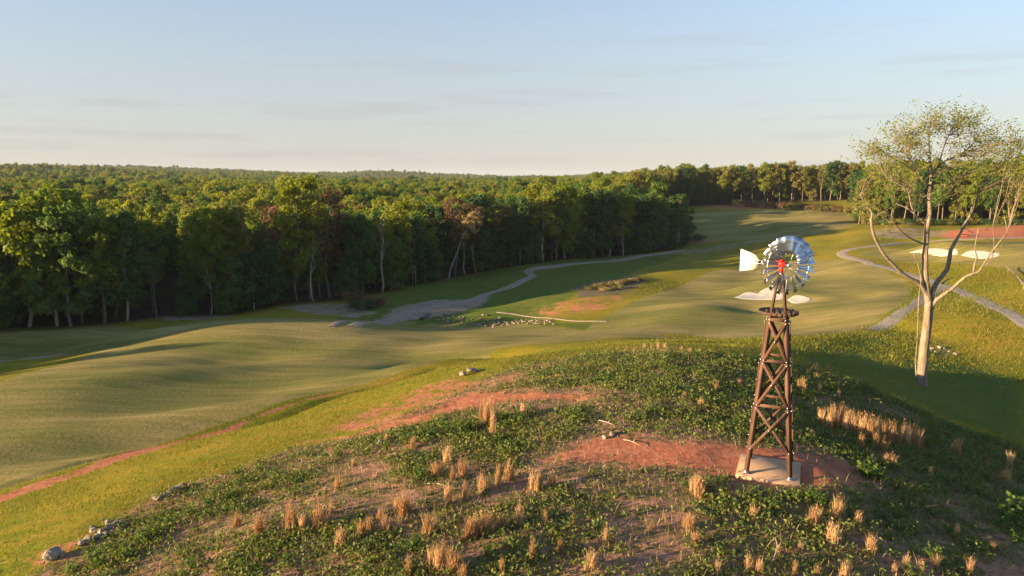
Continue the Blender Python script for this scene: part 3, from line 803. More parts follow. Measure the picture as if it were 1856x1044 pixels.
# hill wood behind the far field and right wood
def wood_line(P, rows, where, hts):
    P = resample(np.array(P, float), 1.0)
    L = np.concatenate([[0], np.cumsum(np.linalg.norm(np.diff(P, axis=0), axis=1))])
    for ri, (back, gap) in enumerate(rows):
        s = R.uniform(0, 3)
        while s < L[-1]:
            p = np.array([np.interp(s, L, P[:, 0]), np.interp(s, L, P[:, 1])]); q = np.array([np.interp(s + 2, L, P[:, 0]), np.interp(s + 2, L, P[:, 1])])
            d = unit(q - p + 1e-9); p = p + np.array([-d[1], d[0]]) * (back + R.normal(0, 1)); s += gap * R.uniform(.7, 1.3)
            px = 928 + FPX * p[0] / (p[1] * CP + 12 * SP)
            if px > 2020: continue
            u = R.uniform()
            kind = ('tall' if u < .5 else 'edge' if u < .62 else 'sparse' if u < .8 else 'poplar') if ri == 0 else ('tall' if u < .4 else 'broad' if u < .8 else 'poplar')
            hgt = R.uniform(6, 10) if kind == 'edge' else R.uniform(*hts)
            u = R.uniform(); leaf = 'olive' if u < .5 else 'yellow' if u < .7 else 'green' if u < .85 else ('rust' if kind == 'sparse' else 'dark')
            plant_tree(kind, int(R.integers(0, 3)), p[0], p[1], hgt, leaf, 'forest_tree', f'{LEAFWORD[leaf]} {KINDWORD[kind]} {where}', f'{LEAFWORD[leaf]} {KINDWORD[kind]}s {where}', bark=M_barkw, wid=R.uniform(.8, 1.1))
wood_line([(72, 330), (80, 364), (130, 376), (186, 368)], [(1, 5.5), (6, 7.0)], 'behind the far field', (17, 21))
wood_line([(186, 368), (158, 310), (128, 252), (166, 222), (205, 205), (235, 195)], [(1, 4.6), (6, 6.0)], 'behind the bare tree', (15, 18))

# the mass of wood beyond: one continuous canopy of crowns
def forest_points():
    out = []
    for (d0, d1, gap) in ((60, 420, 6.2), (420, 900, 8.5), (900, 1800, 12.5), (1800, 4200, 22.0)):
        xs = np.arange(-d1 * .86 - 40, d1 * .86 + 40, gap); ys = np.arange(20, d1, gap)
        X, Y = np.meshgrid(xs, ys); X = X + R.uniform(-.45, .45, X.shape) * gap; Y = Y + R.uniform(-.45, .45, Y.shape) * gap
        X, Y = X.ravel(), Y.ravel(); d = np.hypot(X, Y)
        m = (d >= d0) & (d < d1) & (np.abs(X) < Y * .86 + (230 if d0 < 100 else 20))
        X, Y = X[m], Y[m]
        ins = inside(X, Y, OPEN); dist = seg_dist(X, Y, OPEN)
        backd = np.where(X > 60, np.where(X > 120, 9, 10), np.where(X < -98, 4, 16))
        m = ~ins & (dist > backd)
        X, Y = X[m], Y[m]; d = np.hypot(X, Y)
        s = R.uniform(.72, 1.18, len(X)) * np.interp(d, [0, 900, 2000, 4000], [1, 1.0, 1.25, 1.7])
        out.append(np.column_stack([X, Y, s]))
    return np.vstack(out)
FP = forest_points()
src = [SRC[k] for k in sorted(SRC) if k[0] in ('broad', 'poplar', 'tall')]
hts = [PH[k[0]] for k in sorted(SRC) if k[0] in ('broad', 'poplar', 'tall')]
fi = R.integers(0, len(src), len(FP))
hs = np.array(hts)[fi]
target_h = 18.2 * FP[:, 2] * hmod(FP[:, 0], FP[:, 1])
target_h = np.where(FP[:, 0] > 110, target_h * .92, target_h)
target_h = np.where(FP[:, 0] < 0, target_h * np.interp(np.hypot(FP[:, 0], FP[:, 1]), [100, 420, 800], [.86, .90, 1.0]), target_h)
sc_ = target_h / hs
fme = bpy.data.meshes.new('forest')
fme.vertices.add(len(FP))
fz = H(FP[:, 0], FP[:, 1]) - .3
fme.vertices.foreach_set('co', np.column_stack([FP[:, :2], fz]).astype(np.float32).ravel())
for nm, tp, val in (('tree_scale', 'FLOAT', sc_), ('tree_turn', 'FLOAT', R.uniform(0, 6.28, len(FP))), ('tree_kind', 'INT', fi)):
    a = fme.attributes.new(nm, tp, 'POINT'); a.data.foreach_set('value', val.astype(np.int32 if tp == 'INT' else np.float32))
forest = link('forest', fme)
props(forest, 'continuous canopy of spring wood reaching from the front rows to the horizon', 'forest', kind='stuff')
ng = bpy.data.node_groups.new('forest_canopy', 'GeometryNodeTree')
ng.interface.new_socket('Geometry', in_out='INPUT', socket_type='NodeSocketGeometry')
ng.interface.new_socket('Geometry', in_out='OUTPUT', socket_type='NodeSocketGeometry')
gi, go = ng.nodes.new('NodeGroupInput'), ng.nodes.new('NodeGroupOutput')
iop = ng.nodes.new('GeometryNodeInstanceOnPoints'); iop.inputs['Pick Instance'].default_value = True
jn = ng.nodes.new('GeometryNodeJoinGeometry')
for o in reversed(src):
    oi = ng.nodes.new('GeometryNodeObjectInfo'); oi.transform_space = 'ORIGINAL'; oi.inputs['Object'].default_value = o; oi.inputs['As Instance'].default_value = True
    ng.links.new(oi.outputs['Geometry'], jn.inputs['Geometry'])
def nattr(n, t):
    a = ng.nodes.new('GeometryNodeInputNamedAttribute'); a.data_type = t; a.inputs['Name'].default_value = n
    return [s for s in a.outputs if s.enabled and s.name == 'Attribute'][0]
ng.links.new(gi.outputs[0], iop.inputs['Points']); ng.links.new(jn.outputs[0], iop.inputs['Instance'])
ng.links.new(nattr('tree_kind', 'INT'), iop.inputs['Instance Index'])
cx = ng.nodes.new('ShaderNodeCombineXYZ'); ng.links.new(nattr('tree_turn', 'FLOAT'), cx.inputs['Z']); ng.links.new(cx.outputs[0], iop.inputs['Rotation'])
cs = ng.nodes.new('ShaderNodeCombineXYZ'); sa = nattr('tree_scale', 'FLOAT')
for k in 'XYZ': ng.links.new(sa, cs.inputs[k])
ng.links.new(cs.outputs[0], iop.inputs['Scale'])
ng.links.new(iop.outputs[0], go.inputs[0])
md = forest.modifiers.new('canopy', 'NODES'); md.node_group = ng
# ------------------------------------------------------------------ windmill
WX, WY, WROT = 11.42, 29.12, math.radians(-23)
M_conc = simple_mat('concrete', (.42, .25, .14), (.54, .345, .21), rough=.9, nscale=2.2, bump=.01, bscale=18)
M_wood = simple_mat('weathered_timber', (.055, .028, .018), (.135, .068, .042), rough=.75, nscale=3.0, stretch=(1.5, 1.5, .35), bump=.006, bscale=14, rnd=.16)
M_wood_d = simple_mat('dark_timber', (.055, .032, .022), (.10, .062, .042), rough=.8, nscale=4, bump=.006, rnd=.1)
M_galv = simple_mat('galvanised_steel', (.52, .57, .63), (.66, .70, .74), rough=.36, metal=1.0, nscale=9, bump=.0015, bscale=5, spec=.5, rnd=.08)
M_galv_d = simple_mat('dull_galvanised_steel', (.42, .43, .44), (.6, .6, .6), rough=.42, metal=1.0, nscale=9, spec=.5)
M_vane = simple_mat('cream_paint', (.74, .70, .60), (.82, .79, .70), rough=.45, nscale=3)
M_red = simple_mat('red_paint', (.50, .018, .012), (.62, .03, .018), rough=.4, nscale=6)
M_bolt = simple_mat('bolt_zinc', (.62, .60, .56), (.75, .73, .70), rough=.35, metal=.9, nscale=20)
M_mark = simple_mat('faded_blue_print', (.30, .36, .48), (.46, .50, .58), rough=.5, nscale=9)

pad = MB()
a = 1.30; z0, z1, bv = -.25, .12, .02
V = []
for zz, s in ((z0, a), (z1 - bv, a), (z1, a - bv)):
    V += [(-s, -s, zz), (s, -s, zz), (s, s, zz), (-s, s, zz)]
Q = [[8, 9, 10, 11], [3, 2, 1, 0]] + [[l * 4 + i, l * 4 + (i + 1) % 4, l * 4 + 4 + (i + 1) % 4, l * 4 + 4 + i] for l in (0, 1) for i in range(4)]
pad.add(V, Q)
o = pad.build('concrete_pad', M_conc, loc=(WX, WY, 0)); o.rotation_euler = (0, 0, WROT)
props(o, 'square tan concrete pad under the windmill on red clay', 'pad')

mill = empty('windmill', (WX, WY, .12), WROT)
props(mill, 'wooden lattice windmill tower with galvanised wheel, red gearbox and cream vane', 'windmill')
HB, HT = .89, .30            # half spread of the legs at the base and under the platform
ZP = 7.05                    # platform height above the pad
ZTOP = 8.75
def leg_xy(z): 
    return HB + (HT - HB) * z / ZP
SG = [(-1, -1), (1, -1), (1, 1), (-1, 1)]
for sx, sy in SG:
    b = MB(); lo, hi = leg_xy(0), leg_xy(ZP)
    b.beam((sx * lo, sy * lo, .02), (sx * hi, sy * hi, ZP), 0.165, 0.165, up=(sx, -sy, 0), bev=.014)
    leg = b.build('leg', M_wood, mill)
    f = MB(); f.box((sx * lo, sy * lo, .03), (.22, .22, .035)); f.box((sx * lo, sy * lo, .085), (.16, .16, .10))
    f.build('foot_plate', M_galv_d, leg)
# upper mast posts from the platform to the head
for sx, sy in SG:
    b = MB(); b.beam((sx * (HT - .02), sy * (HT - .02), ZP + .06), (sx * .075, sy * .075, ZTOP), .085, .085, up=(sx, -sy, 0))
    b.build('mast_post', M_wood, mill)
LEV = [1.15, 3.10, 5.05, 6.82]
OFF = .095
def face_pt(face, side, z, out=OFF):
    s = leg_xy(z); p = [(side * s, -s - out), (s + out, side * s), (-side * s, s + out), (-s - out, -side * s)][face]
    return np.array([p[0], p[1], z])
bolt_me = None
def bolts(parent, pts, face):
    global bolt_me
    d = [(0, -1), (1, 0), (0, 1), (-1, 0)][face]
    for p in pts:
        b = MB(); c = np.array(p) + np.array([d[0], d[1], 0]) * .022
        b.tube([c, c + np.array([d[0], d[1], 0]) * .028], [.030, .024], 6)
        b.build('bolt', M_bolt, parent)
for face in range(4):
    up = [(0, -1, 0), (1, 0, 0), (0, 1, 0), (-1, 0, 0)][face]
    for k, z in enumerate(LEV[1:]):
        b = MB(); b.beam(face_pt(face, -1.12, z), face_pt(face, 1.12, z), .05, .13, up=(0, 0, 1))
        g = b.build('girt', M_wood, mill)
        bolts(g, [face_pt(face, -.98, z), face_pt(face, .98, z)], face)
    for k in range(3):
        za, zb = LEV[k] + .02, LEV[k + 1] - .14
        for s in (-1, 1):
            o2 = OFF + (.052 if s > 0 else .0)
            p, q = face_pt(face, -s * .98, za, o2), face_pt(face, s * .98, zb, o2)
            b = MB(); b.beam(p, q, .045, .125, up=up) if False else b.beam(p, q, .125, .045, up=up)
            br = b.build('brace', M_wood, mill)
            pts = [p, q] + ([(p + q) / 2] if s > 0 else [])
            bolts(br, pts, face)
# platform: planks on two joists with a rim
for s in (-1, 1):
    b = MB(); b.box((0, s * .30, ZP - .02), (1.30, .07, .10)); b.build('joist', M_wood_d, mill)
for i in range(7):
    x = -.66 + i * .22; half = math.sqrt(max(.05, .80 ** 2 - (abs(x) + .05) ** 2))
    b = MB(); b.box((x, 0, ZP + .055), (.205, 2 * half, .045)); b.build('plank', M_wood_d, mill)
b = MB()
ang = np.linspace(0, 2 * np.pi, 25)
for i in range(24):
    p, q = (np.array([math.cos(ang[i + j]) * .80, math.sin(ang[i + j]) * .80, ZP + .055]) for j in (0, 1))
    b.beam(p, q, .035, .12)
b.build('platform_rim', M_wood_d, mill)
# head, in world directions: wheel faces the camera and a little right, vane trails left and away
hc = np.array([0, 0, 9.16])
rm = Matrix.Rotation(-WROT, 3, 'Z')
def loc(v): return np.array(rm @ Vector(v))
ax = unit(np.array([.24, -.97, 0.0])); side = np.array([-ax[1], ax[0], 0.0]); upv = np.array([0, 0, 1.0])
# stub tower pipe
b = MB(); b.tube([(0, 0, ZTOP - .5), (0, 0, hc[2] - .12)], [.05, .05], 10); b.build('mast_pipe', M_galv_d, mill, True)
# gearbox
def oriented(bld, c, size):
    r = np.column_stack([loc(ax), loc(side), upv]); bld.box(hc + loc(np.array(c) @ np.vstack([ax, side, upv])), size, r)
gb = MB(); oriented(gb, (-.02, 0, .02), (.50, .36, .20)); oriented(gb, (-.10, 0, .16), (.30, .20, .08))
gear = gb.build('gearbox', M_red, mill)
sb = MB(); sb.tube([hc + (0, 0, -.38), hc + (0, 0, -.06)], [.085, .10], 10); sb.build('turntable', M_red, gear, True)
sh = MB(); sh.tube([hc + loc(ax * .2), hc + loc(ax * .52)], [.045, .045], 8); sh.build('shaft', M_red, gear, True)
# wheel
WC = hc + loc(ax * .46)
wheel = link('wheel', None, mill) if False else None
def wp(r, th, off=0.0): return WC + loc(side * (math.cos(th) * r) + upv * (math.sin(th) * r) + ax * off)
RW = 1.25
hub = MB(); hub.tube([WC - loc(ax * .1), WC + loc(ax * .1)], [.07, .07], 12); hub = hub.build('hub', M_galv_d, mill, True)
for r, off, w in ((.52, .04, .016), (.99, .10, .018)):
    rb = MB(); P = [wp(r, t, off - .09) for t in np.linspace(0, 2 * np.pi, 49)]
    rb.tube(P, w, 5, cap=False); rb.build('ring', M_galv_d, mill, True)
for i in range(6):
    th = i * math.pi / 3 + .2
    for o1 in (-.08, .08):
        s = MB(); s.tube([wp(.07, th, o1), wp(1.0, th, .01)], .011, 5); s.build('spoke', M_galv_d, mill, True)
NB = 18
for i in range(NB):
    th0 = (i + .5) / NB * 2 * math.pi
    b = MB(); V = []; nr, nc = 5, 6
    rings = np.linspace(.47, RW, nr)
    for r in rings:
        f = (r - .47) / (RW - .47)
        wdt = .145 + .235 * f
        pitch = math.radians(38 - 8 * f)
        for c in range(nc):
            q = (c / (nc - 1) - .5) * wdt
            camber = .16 * wdt * (1 - (2 * c / (nc - 1) - 1) ** 2)
            tang = q * math.cos(pitch) - camber * math.sin(pitch); axl = -q * math.sin(pitch) - camber * math.cos(pitch) + .02
            er = side * math.cos(th0) + upv * math.sin(th0); et = -side * math.sin(th0) + upv * math.cos(th0)
            V.append(WC + loc(er * r + et * tang + ax * axl))
    Q = [[r * nc + c, r * nc + c + 1, (r + 1) * nc + c + 1, (r + 1) * nc + c] for r in range(nr - 1) for c in range(nc - 1)]
    b.add(V, Q)
    bl = b.build('blade', M_galv, mill, True)
    sm = bl.modifiers.new('sheet', 'SOLIDIFY'); sm.thickness = .004; sm.offset = 0
# tail: boom pair and vane
vd = unit(np.array([-.86, .51, 0.0])); vn = np.array([-vd[1], vd[0], 0.0])
for dz in (-.06, .12):
    b = MB(); b.tube([hc + loc(vd * .1) + (0, 0, dz * .5), hc + loc(vd * 1.62) + (0, 0, dz + .03)], .018, 6); b.build('tail_boom', M_galv_d, mill, True)
prof = [(.92, 0), (.94, -.18), (1.02, -.31), (1.16, -.38), (1.70, -.47), (1.70, .50), (1.30, .37), (1.08, .27), (.96, .14)]
b = MB(); n = len(prof)
for s in (-1, 1):
    b.V.append(np.array([hc + loc(vd * p + vn * (.008 * s)) + (0, 0, q + .06) for p, q in prof]))
b.n = 2 * n
T = [[0, i, i + 1] for i in range(1, n - 1)] + [[n, n + i + 1, n + i] for i in range(1, n - 1)]
b.T = [np.array(T)]; b.Q = [np.array([[i, n + i, n + (i + 1) % n, (i + 1) % n] for i in range(n)])]
vane = b.build('vane', M_vane, mill)
for k, (p, q, w, h) in enumerate([(1.22, .05, .05, .10), (1.30, .05, .05, .10), (1.38, .05, .05, .10), (1.30, -.06, .20, .035)]):
    b = MB(); r = np.column_stack([loc(vd), loc(vn), upv])
    b.box(hc + loc(vd * p + vn * .011) + (0, 0, q + .06), (w, .004, h), r); b.build('printed_mark', M_mark, vane)

# ------------------------------------------------------------------ the big half-bare tree
M_tbark = simple_mat('pale_bark', (.10, .072, .048), (.29, .225, .155), rough=.92, nscale=2.6, stretch=(1.6, 1.6, .35), bump=.06, bscale=6)
M_tleaf = leaf_mat('young_leaves', [(0, (.140, .180, .028)), (.5, (.200, .225, .036)), (1, (.250, .245, .055))], trans=.55, use_random=False)
TB = at_z(1671, 699, -4.0); TB[2] = float(H(TB[0], TB[1]))
TY = TB[1]
rngT = np.random.default_rng(3)
def tp(px, py, dy=0.0):
    d = ray(px, py); t = (TY + dy) / d[1]
    return np.array([d[0] * t, TY + dy, CAM_H + d[2] * t])
c4 = lambda x, y: (1456 + x / 1.865, 160 + y / 1.865)   # crop of the survey picture
c5 = lambda x, y: (1540 + x / 3.728, 180 + y / 3.728)
btree = empty('half_bare_tree', TB)
props(btree, 'big half bare tree with pale forked trunk and thin young leaves', 'tree')
def limb(name, pts, r0, r1, sides=10, cont=None):
    P = np.array([tp(*p) for p in pts]); P = resample(P, .5)
    t = np.linspace(0, 1, len(P)); rad_ = r0 + (r1 - r0) * t ** .8
    P = P + (fbm(t * 9, np.full(len(t), r0 * 77 + len(P)), 9, 2) - .5)[:, None] * np.array([.25, .25, .0]) * np.minimum(t, .6)[:, None]
    rad_ = .76 * rad_ * (1 + .10 * (fbm(t * 14, np.full(len(t), 3.0 + len(P)), 2, 2) - .5))
    b = MB(); b.tube(P - TB, rad_, sides)
    o = b.build(name, M_tbark, btree, True)
    return P, rad_
limbs = []
tr = [(*c4(398, 1012), 0), (*c4(402, 960), 0), (*c4(408, 880), 0), (*c4(420, 790), 0), (*c4(427, 715), 0)]
P = resample(np.array([tp(*p) for p in tr]), .4); t = np.linspace(0, 1, len(P))
rt = .375 - .04 * t + .28 * np.exp(-t * 16)
b = MB(); b.tube(P - TB + [0, 0, -.1], rt, 16); b.build('trunk', M_tbark, btree, True)
L = []
L.append(limb('limb', [(*c4(425, 740), 0), (*c4(418, 690), 0), (*c4(412, 620), .1), (*c4(413, 540), .2), (*c4(420, 460), .1), (*c4(428, 420), 0)], .36, .25, 12))
L.append(limb('limb', [(*c4(428, 430), 0), (*c4(426, 360), 0), (*c4(432, 300), .2), (*c4(428, 230), .4), (*c4(424, 160), .2), (*c4(430, 110), 0)], .24, .03))
L.append(limb('limb', [(*c4(425, 720), 0), (*c4(398, 665), -.2), (*c4(340, 630), -.6), (*c4(275, 565), -1.2), (*c4(240, 500), -1.6), (*c4(228, 440), -1.8)], .25, .12))
L.append(limb('limb', [(*c4(228, 445), -1.8), (*c4(232, 420), -1.8), (*c4(215, 395), -2), (*c4(192, 365), -2.2)], .11, .03, 7))
L.append(limb('limb', [(*c4(430, 740), .1), (*c4(436, 690), .1), (*c4(455, 650), .5), (*c4(486, 612), .9), (*c4(497, 555), 1.2), (*c4(505, 535), 1.3), (*c4(540, 470), 1.6), (*c4(575, 410), 1.8), (*c4(598, 345), 2.0), (*c4(640, 290), 2.2), (*c4(690, 240), 2.6), (*c4(705, 170), 2.8)], .30, .04, 10))
L.append(limb('limb', [(*c4(597, 350), 2.0), (*c4(640, 320), 2.6), (*c4(680, 300), 3.2), (*c4(740, 250), 3.6)], .10, .03, 7))
L.append(limb('limb', [(*c4(432, 745), -.1), (*c4(450, 715), -.4), (*c4(500, 680), -1.0), (*c4(548, 637), -1.6), (*c4(590, 622), -2.0), (*c4(606, 600), -2.2), (*c4(640, 550), -2.6), (*c4(690, 485), -3.0)], .24, .03, 9))
L.append(limb('limb', [(*c4(575, 625), -1.8), (*c4(580, 590), -1.7), (*c4(588, 570), -1.6), (*c4(580, 540), -1.5), (*c4(592, 470), -1.4)], .12, .03, 7))
L.append(limb('limb', [(*c4(606, 602), -2.2), (*c4(628, 588), -2.4), (*c4(645, 545), -2.6), (*c4(640, 470), -2.8)], .08, .02, 6))
L.append(limb('limb', [(*c4(420, 530), .2), (*c4(390, 520), -.4), (*c4(350, 500), -1.2), (*c4(305, 455), -2), (*c4(285, 428), -2.4), (*c4(250, 425), -2.6)], .11, .03, 7))
L.append(limb('limb', [(*c4(420, 465), 0), (*c4(380, 430), .6), (*c4(350, 405), 1.0), (*c4(318, 392), 1.4)], .12, .03, 7))
L.append(limb('limb', [(*c4(385, 440), .4), (*c4(365, 400), .4), (*c4(355, 350), .2), (*c4(325, 325), 0), (*c4(285, 300), -.2)], .10, .03, 7))
L.append(limb('limb', [(*c4(428, 330), 0), (*c4(405, 315), -.4), (*c4(385, 280), -.8), (*c4(350, 230), -1.2), (*c4(310, 180), -1.4), (*c4(290, 140), -1.4)], .12, .02, 7))
L.append(limb('limb', [(*c4(430, 300), .1), (*c4(445, 275), .6), (*c4(480, 245), 1.2), (*c4(530, 225), 1.6), (*c4(580, 180), 2.0), (*c4(610, 120), 2.2)], .13, .02, 7))
L.append(limb('limb', [(*c4(455, 268), .8), (*c4(470, 215), .8), (*c4(490, 160), .6), (*c4(530, 90), .4)], .09, .02, 7))
L.append(limb('limb', [(*c4(430, 415), 0), (*c4(455, 395), .6), (*c4(490, 350), 1.2), (*c4(505, 310), 1.5)], .07, .02, 6))
L.append(limb('limb', [(*c4(424, 380), 0), (*c4(400, 370), -.6), (*c4(370, 365), -1), (*c4(340, 345), -1.2)], .06, .02, 6))
L.append(limb('limb', [(*c4(385, 285), -.8), (*c4(340, 255), -.9), (*c4(290, 230), -1.0), (*c4(235, 190), -1.1)], .07, .02, 6))
L.append(limb('limb', [(*c4(426, 240), .3), (*c4(400, 190), .8), (*c4(385, 130), 1.0), (*c4(400, 85), 1.1)], .07, .02, 6))
L.append(limb('limb', [(*c4(470, 660), .5), (*c4(485, 648), .7), (*c4(505, 640), .9)], .10, .03, 6))
# a thin second stem climbing beside the trunk
vt = limb('side_stem', [(*c4(384, 1000), -.7), (*c4(380, 930), -.8), (*c4(386, 840), -.8), (*c4(390, 720), -.8), (*c4(398, 640), -.8), (*c4(385, 590), -.9), (*c4(372, 560), -1.0)], .085, .05, 7)
# twigs and leaves: crown clumps traced from where foliage hangs
clumps = []
def blob(cx_, cy_, rx, ry, n, dy=2.2, crop=c4):
    for _ in range(n):
        a_, r_ = rngT.uniform(0, 6.28), math.sqrt(rngT.uniform(0, 1))
        px, py = crop(cx_ + rx * r_ * math.cos(a_), cy_ + 20 + ry * r_ * math.sin(a_))
        clumps.append(tp(px, py, rngT.uniform(-dy, dy)))
blob(335, 140, 40, 32, 24); blob(385, 165, 45, 30, 11); blob(395, 105, 24, 18, 8); blob(455, 90, 34, 24, 18); blob(500, 120, 40, 30, 9); blob(540, 85, 32, 24, 18); blob(245, 190, 40, 24, 24); blob(300, 215, 35, 25, 10); blob(590, 125, 30, 30, 12); blob(640, 150, 26, 35, 10)
blob(430, 190, 60, 30, 7); blob(345, 235, 60, 30, 8); blob(575, 200, 40, 30, 9); blob(520, 190, 40, 30, 6); blob(710, 165, 36, 30, 16, 2.6); blob(690, 230, 40, 30, 16, 2.6); blob(750, 200, 30, 50, 14, 2.6); blob(745, 270, 30, 40, 10, 2.6); blob(430, 290, 90, 30, 5)
blob(215, 380, 30, 30, 9); blob(270, 250, 50, 40, 12); blob(330, 270, 60, 30, 9); blob(560, 230, 60, 30, 9); blob(640, 200, 40, 40, 10); blob(490, 320, 40, 30, 5); blob(700, 300, 40, 30, 8, 2.6); blob(250, 420, 40, 20, 4); blob(300, 310, 40, 40, 4); blob(640, 470, 25, 30, 2)
clumps = np.array(clumps)
ends = np.vstack([p[int(len(p) * .35):] for p, r in L if r[-1] < .045]); 
tw = MB(); LC, LN = [], []
for c in clumps:
    dd = np.linalg.norm(ends - c - np.array([0, 0, -.8]), axis=1); e = ends[np.argmin(dd)]
    if np.linalg.norm(e - c) > 5.5: continue
    m = (e + c) / 2 + rngT.normal(0, .18, 3)
    tw.tube([e - TB, m - TB, c - TB], [.028, .018, .007], 4, cap=False)
    for _ in range(3):
        q = c + rngT.normal(0, .62, 3); tw.tube([m * .4 + c * .6 - TB, q - TB], [.011, .004], 3, cap=False)
        k = 7
        LC.append(q - TB + rngT.normal(0, .22, (k, 3)))
    k = 8
    LC.append(c - TB + rngT.normal(0, .30, (k, 3)))
tw.build('twigs', M_tbark, btree)
LC = np.vstack(LC); LN = unit(rngT.normal(size=LC.shape) + [0, 0, .4])
V, F = cards(LC, LN, .105, rngT)
link('crown', mk_mesh('crown', V, F, [M_tleaf]), btree)
# ------------------------------------------------------------------ plants on the mound
rngV = np.random.default_rng(21)
M_weed = leaf_mat('weed_leaves', [(0, (.045, .095, .020)), (.35, (.090, .135, .026)), (.65, (.145, .165, .032)), (1, (.22, .185, .060))], trans=.3, use_random=False, nscale=.5)
M_weed2 = leaf_mat('broad_weed_leaves', [(0, (.070, .130, .020)), (.5, (.110, .170, .024)), (1, (.150, .195, .034))], trans=.35)
M_straw = leaf_mat('dry_straw', [(0, (.34, .20, .095)), (.5, (.52, .34, .17)), (1, (.64, .46, .27))], trans=.35, nscale=2.0)
M_stub = leaf_mat('dry_stubble', [(0, (.17, .115, .07)), (.5, (.28, .20, .115)), (1, (.42, .31, .19))], trans=.25, use_random=False, nscale=1.0)
M_grass = leaf_mat('rough_grass', [(0, (.095, .120, .012)), (.5, (.155, .160, .016)), (1, (.235, .190, .035))], trans=.4, use_random=False, nscale=.25)

DENSE = [GL(p) for p in [
    [(1290, 640), (1400, 655), (1550, 692), (1700, 755), (1856, 806), (1900, 930), (1856, 1000), (1700, 930), (1580, 880), (1500, 812), (1330, 805), (1200, 790), (1180, 740), (1220, 670)],
    [(950, 690), (1100, 650), (1200, 640), (1300, 660), (1330, 780), (1200, 790), (1060, 770), (980, 755), (1100, 722), (1120, 712), (940, 706)],
    [(560, 830), (640, 800), (760, 770), (850, 745), (920, 742), (1000, 740), (980, 770), (860, 790), (740, 815), (620, 838)],
    [(330, 900), (440, 868), (560, 850), (560, 890), (440, 930), (330, 960), (200, 1044), (100, 1060), (180, 1000), (250, 945)],
    [(360, 980), (560, 960), (720, 940), (800, 990), (760, 1060), (300, 1060)],
    [(800, 1000), (960, 960), (1140, 960), (1150, 1060), (800, 1060)],
    [(1240, 930), (1340, 890), (1560, 895), (1700, 920), (1750, 990), (1500, 1000), (1300, 960)],
    [(800, 800), (930, 780), (1000, 800), (960, 850), (840, 850)],
]]
BAREP = [GL(p) for p in [[(1040, 860), (1230, 870), (1250, 940), (1240, 1060), (1120, 1060), (1100, 960)], [(640, 905), (720, 890), (740, 930), (660, 950)], [(580, 850), (700, 840), (720, 870), (600, 890)]]]
def weed_density(x, y):
    base = bilin(m_mound, x, y)
    d = .08 + .50 * sstep(.48, .62, fbm(x / 2.3, y / 2.3, 77, 3))
    for p in DENSE: d = np.maximum(d, soft(x, y, p, 1.2) * (.22 + .80 * sstep(.44, .58, fbm(x / 1.6, y / 1.6, 78, 3))))
    for p in BAREP: d = d * (1 - .8 * soft(x, y, p, 1.0))
    d = d * (1 - np.clip(bilin(mC, x, y) * 1.25, 0, 1))
    d = d * (np.maximum(np.abs((x - WX) * math.cos(WROT) + (y - WY) * math.sin(WROT)), np.abs(-(x - WX) * math.sin(WROT) + (y - WY) * math.cos(WROT))) > 1.45)
    return d * sstep(.35, .8, base)
def scatter(n, dens, x0, x1, y0, y1, rng):
    x = rng.uniform(x0, x1, n); y = rng.uniform(y0, y1, n)
    vis = np.abs(x) < y * .80 + 3
    keep = (rng.uniform(0, 1, n) < dens(x, y)) & vis
    return x[keep], y[keep]
# low leafy weeds
x, y = scatter(62000, weed_density, -22, 42, 17, 60, rngV)
n = len(x); K = 11
hgt = rngV.uniform(.10, .26, n) * (.7 + .9 * fbm(x / 2.0, y / 2.0, 90, 2))
wd = rngV.uniform(.10, .24, n)
C = np.stack([x, y, H(x, y)], -1)[:, None, :] + np.stack([rngV.normal(0, 1, (n, K)) * wd[:, None], rngV.normal(0, 1, (n, K)) * wd[:, None], rngV.uniform(.05, 1.25, (n, K)) * hgt[:, None]], -1)
NN = unit(rngV.normal(0, .6, (n * K, 3)) + [0, 0, .7])
V, F = cards(C.reshape(-1, 3), NN, .085, rngV, 1.7)
o = link('weed_cover', mk_mesh('weed_cover', V, F, [M_weed])); props(o, 'low green leafy weeds covering the mound', 'weeds', kind='stuff')

def blades(x, y, z, h, w, rng, lean=.35):
    n = len(x); th = rng.uniform(0, 6.28, n); la = rng.uniform(0, 6.28, n); ll = rng.uniform(0, lean, n) * h
    bx, by = np.cos(th) * w / 2, np.sin(th) * w / 2
    V = np.empty((n, 5, 3))
    V[:, 0] = np.stack([x - bx, y - by, z - .02], -1); V[:, 1] = np.stack([x + bx, y + by, z - .02], -1)
    mx, my = x + np.cos(la) * ll * .35, y + np.sin(la) * ll * .35
    V[:, 2] = np.stack([mx + bx * .8, my + by * .8, z + h * .55], -1); V[:, 3] = np.stack([mx - bx * .8, my - by * .8, z + h * .55], -1)
    V[:, 4] = np.stack([x + np.cos(la) * ll, y + np.sin(la) * ll, z + h], -1)
    i = np.arange(n)[:, None] * 5
    return V.reshape(-1, 3), [i + [0, 1, 2, 3], i + [3, 2, 4]]
# dead stubble and stalks
x, y = scatter(110000, lambda x, y: bilin(m_mound, x, y) * (.25 + .6 * sstep(.4, .6, fbm(x / 1.7, y / 1.7, 55, 3))) * (1 - .85 * np.clip(bilin(mC, x, y) * 1.2, 0, 1)) * (np.hypot(x - WX, y - WY) > 1.8), -22, 42, 17, 60, rngV)
hh = rngV.uniform(.08, .30, len(x)); hh = np.where(rngV.uniform(0, 1, len(x)) < .07 * (fbm(x / 3.0, y / 3.0, 57, 2) > .5), rngV.uniform(.3, .75, len(x)), hh)
V, F = blades(x, y, H(x, y), hh, .024, rngV, 1.3)
o = link('dry_stubble', mk_mesh('dry_stubble', V, F, [M_stub])); props(o, 'short dead grass stalks scattered over the mound soil', 'stubble', kind='stuff')
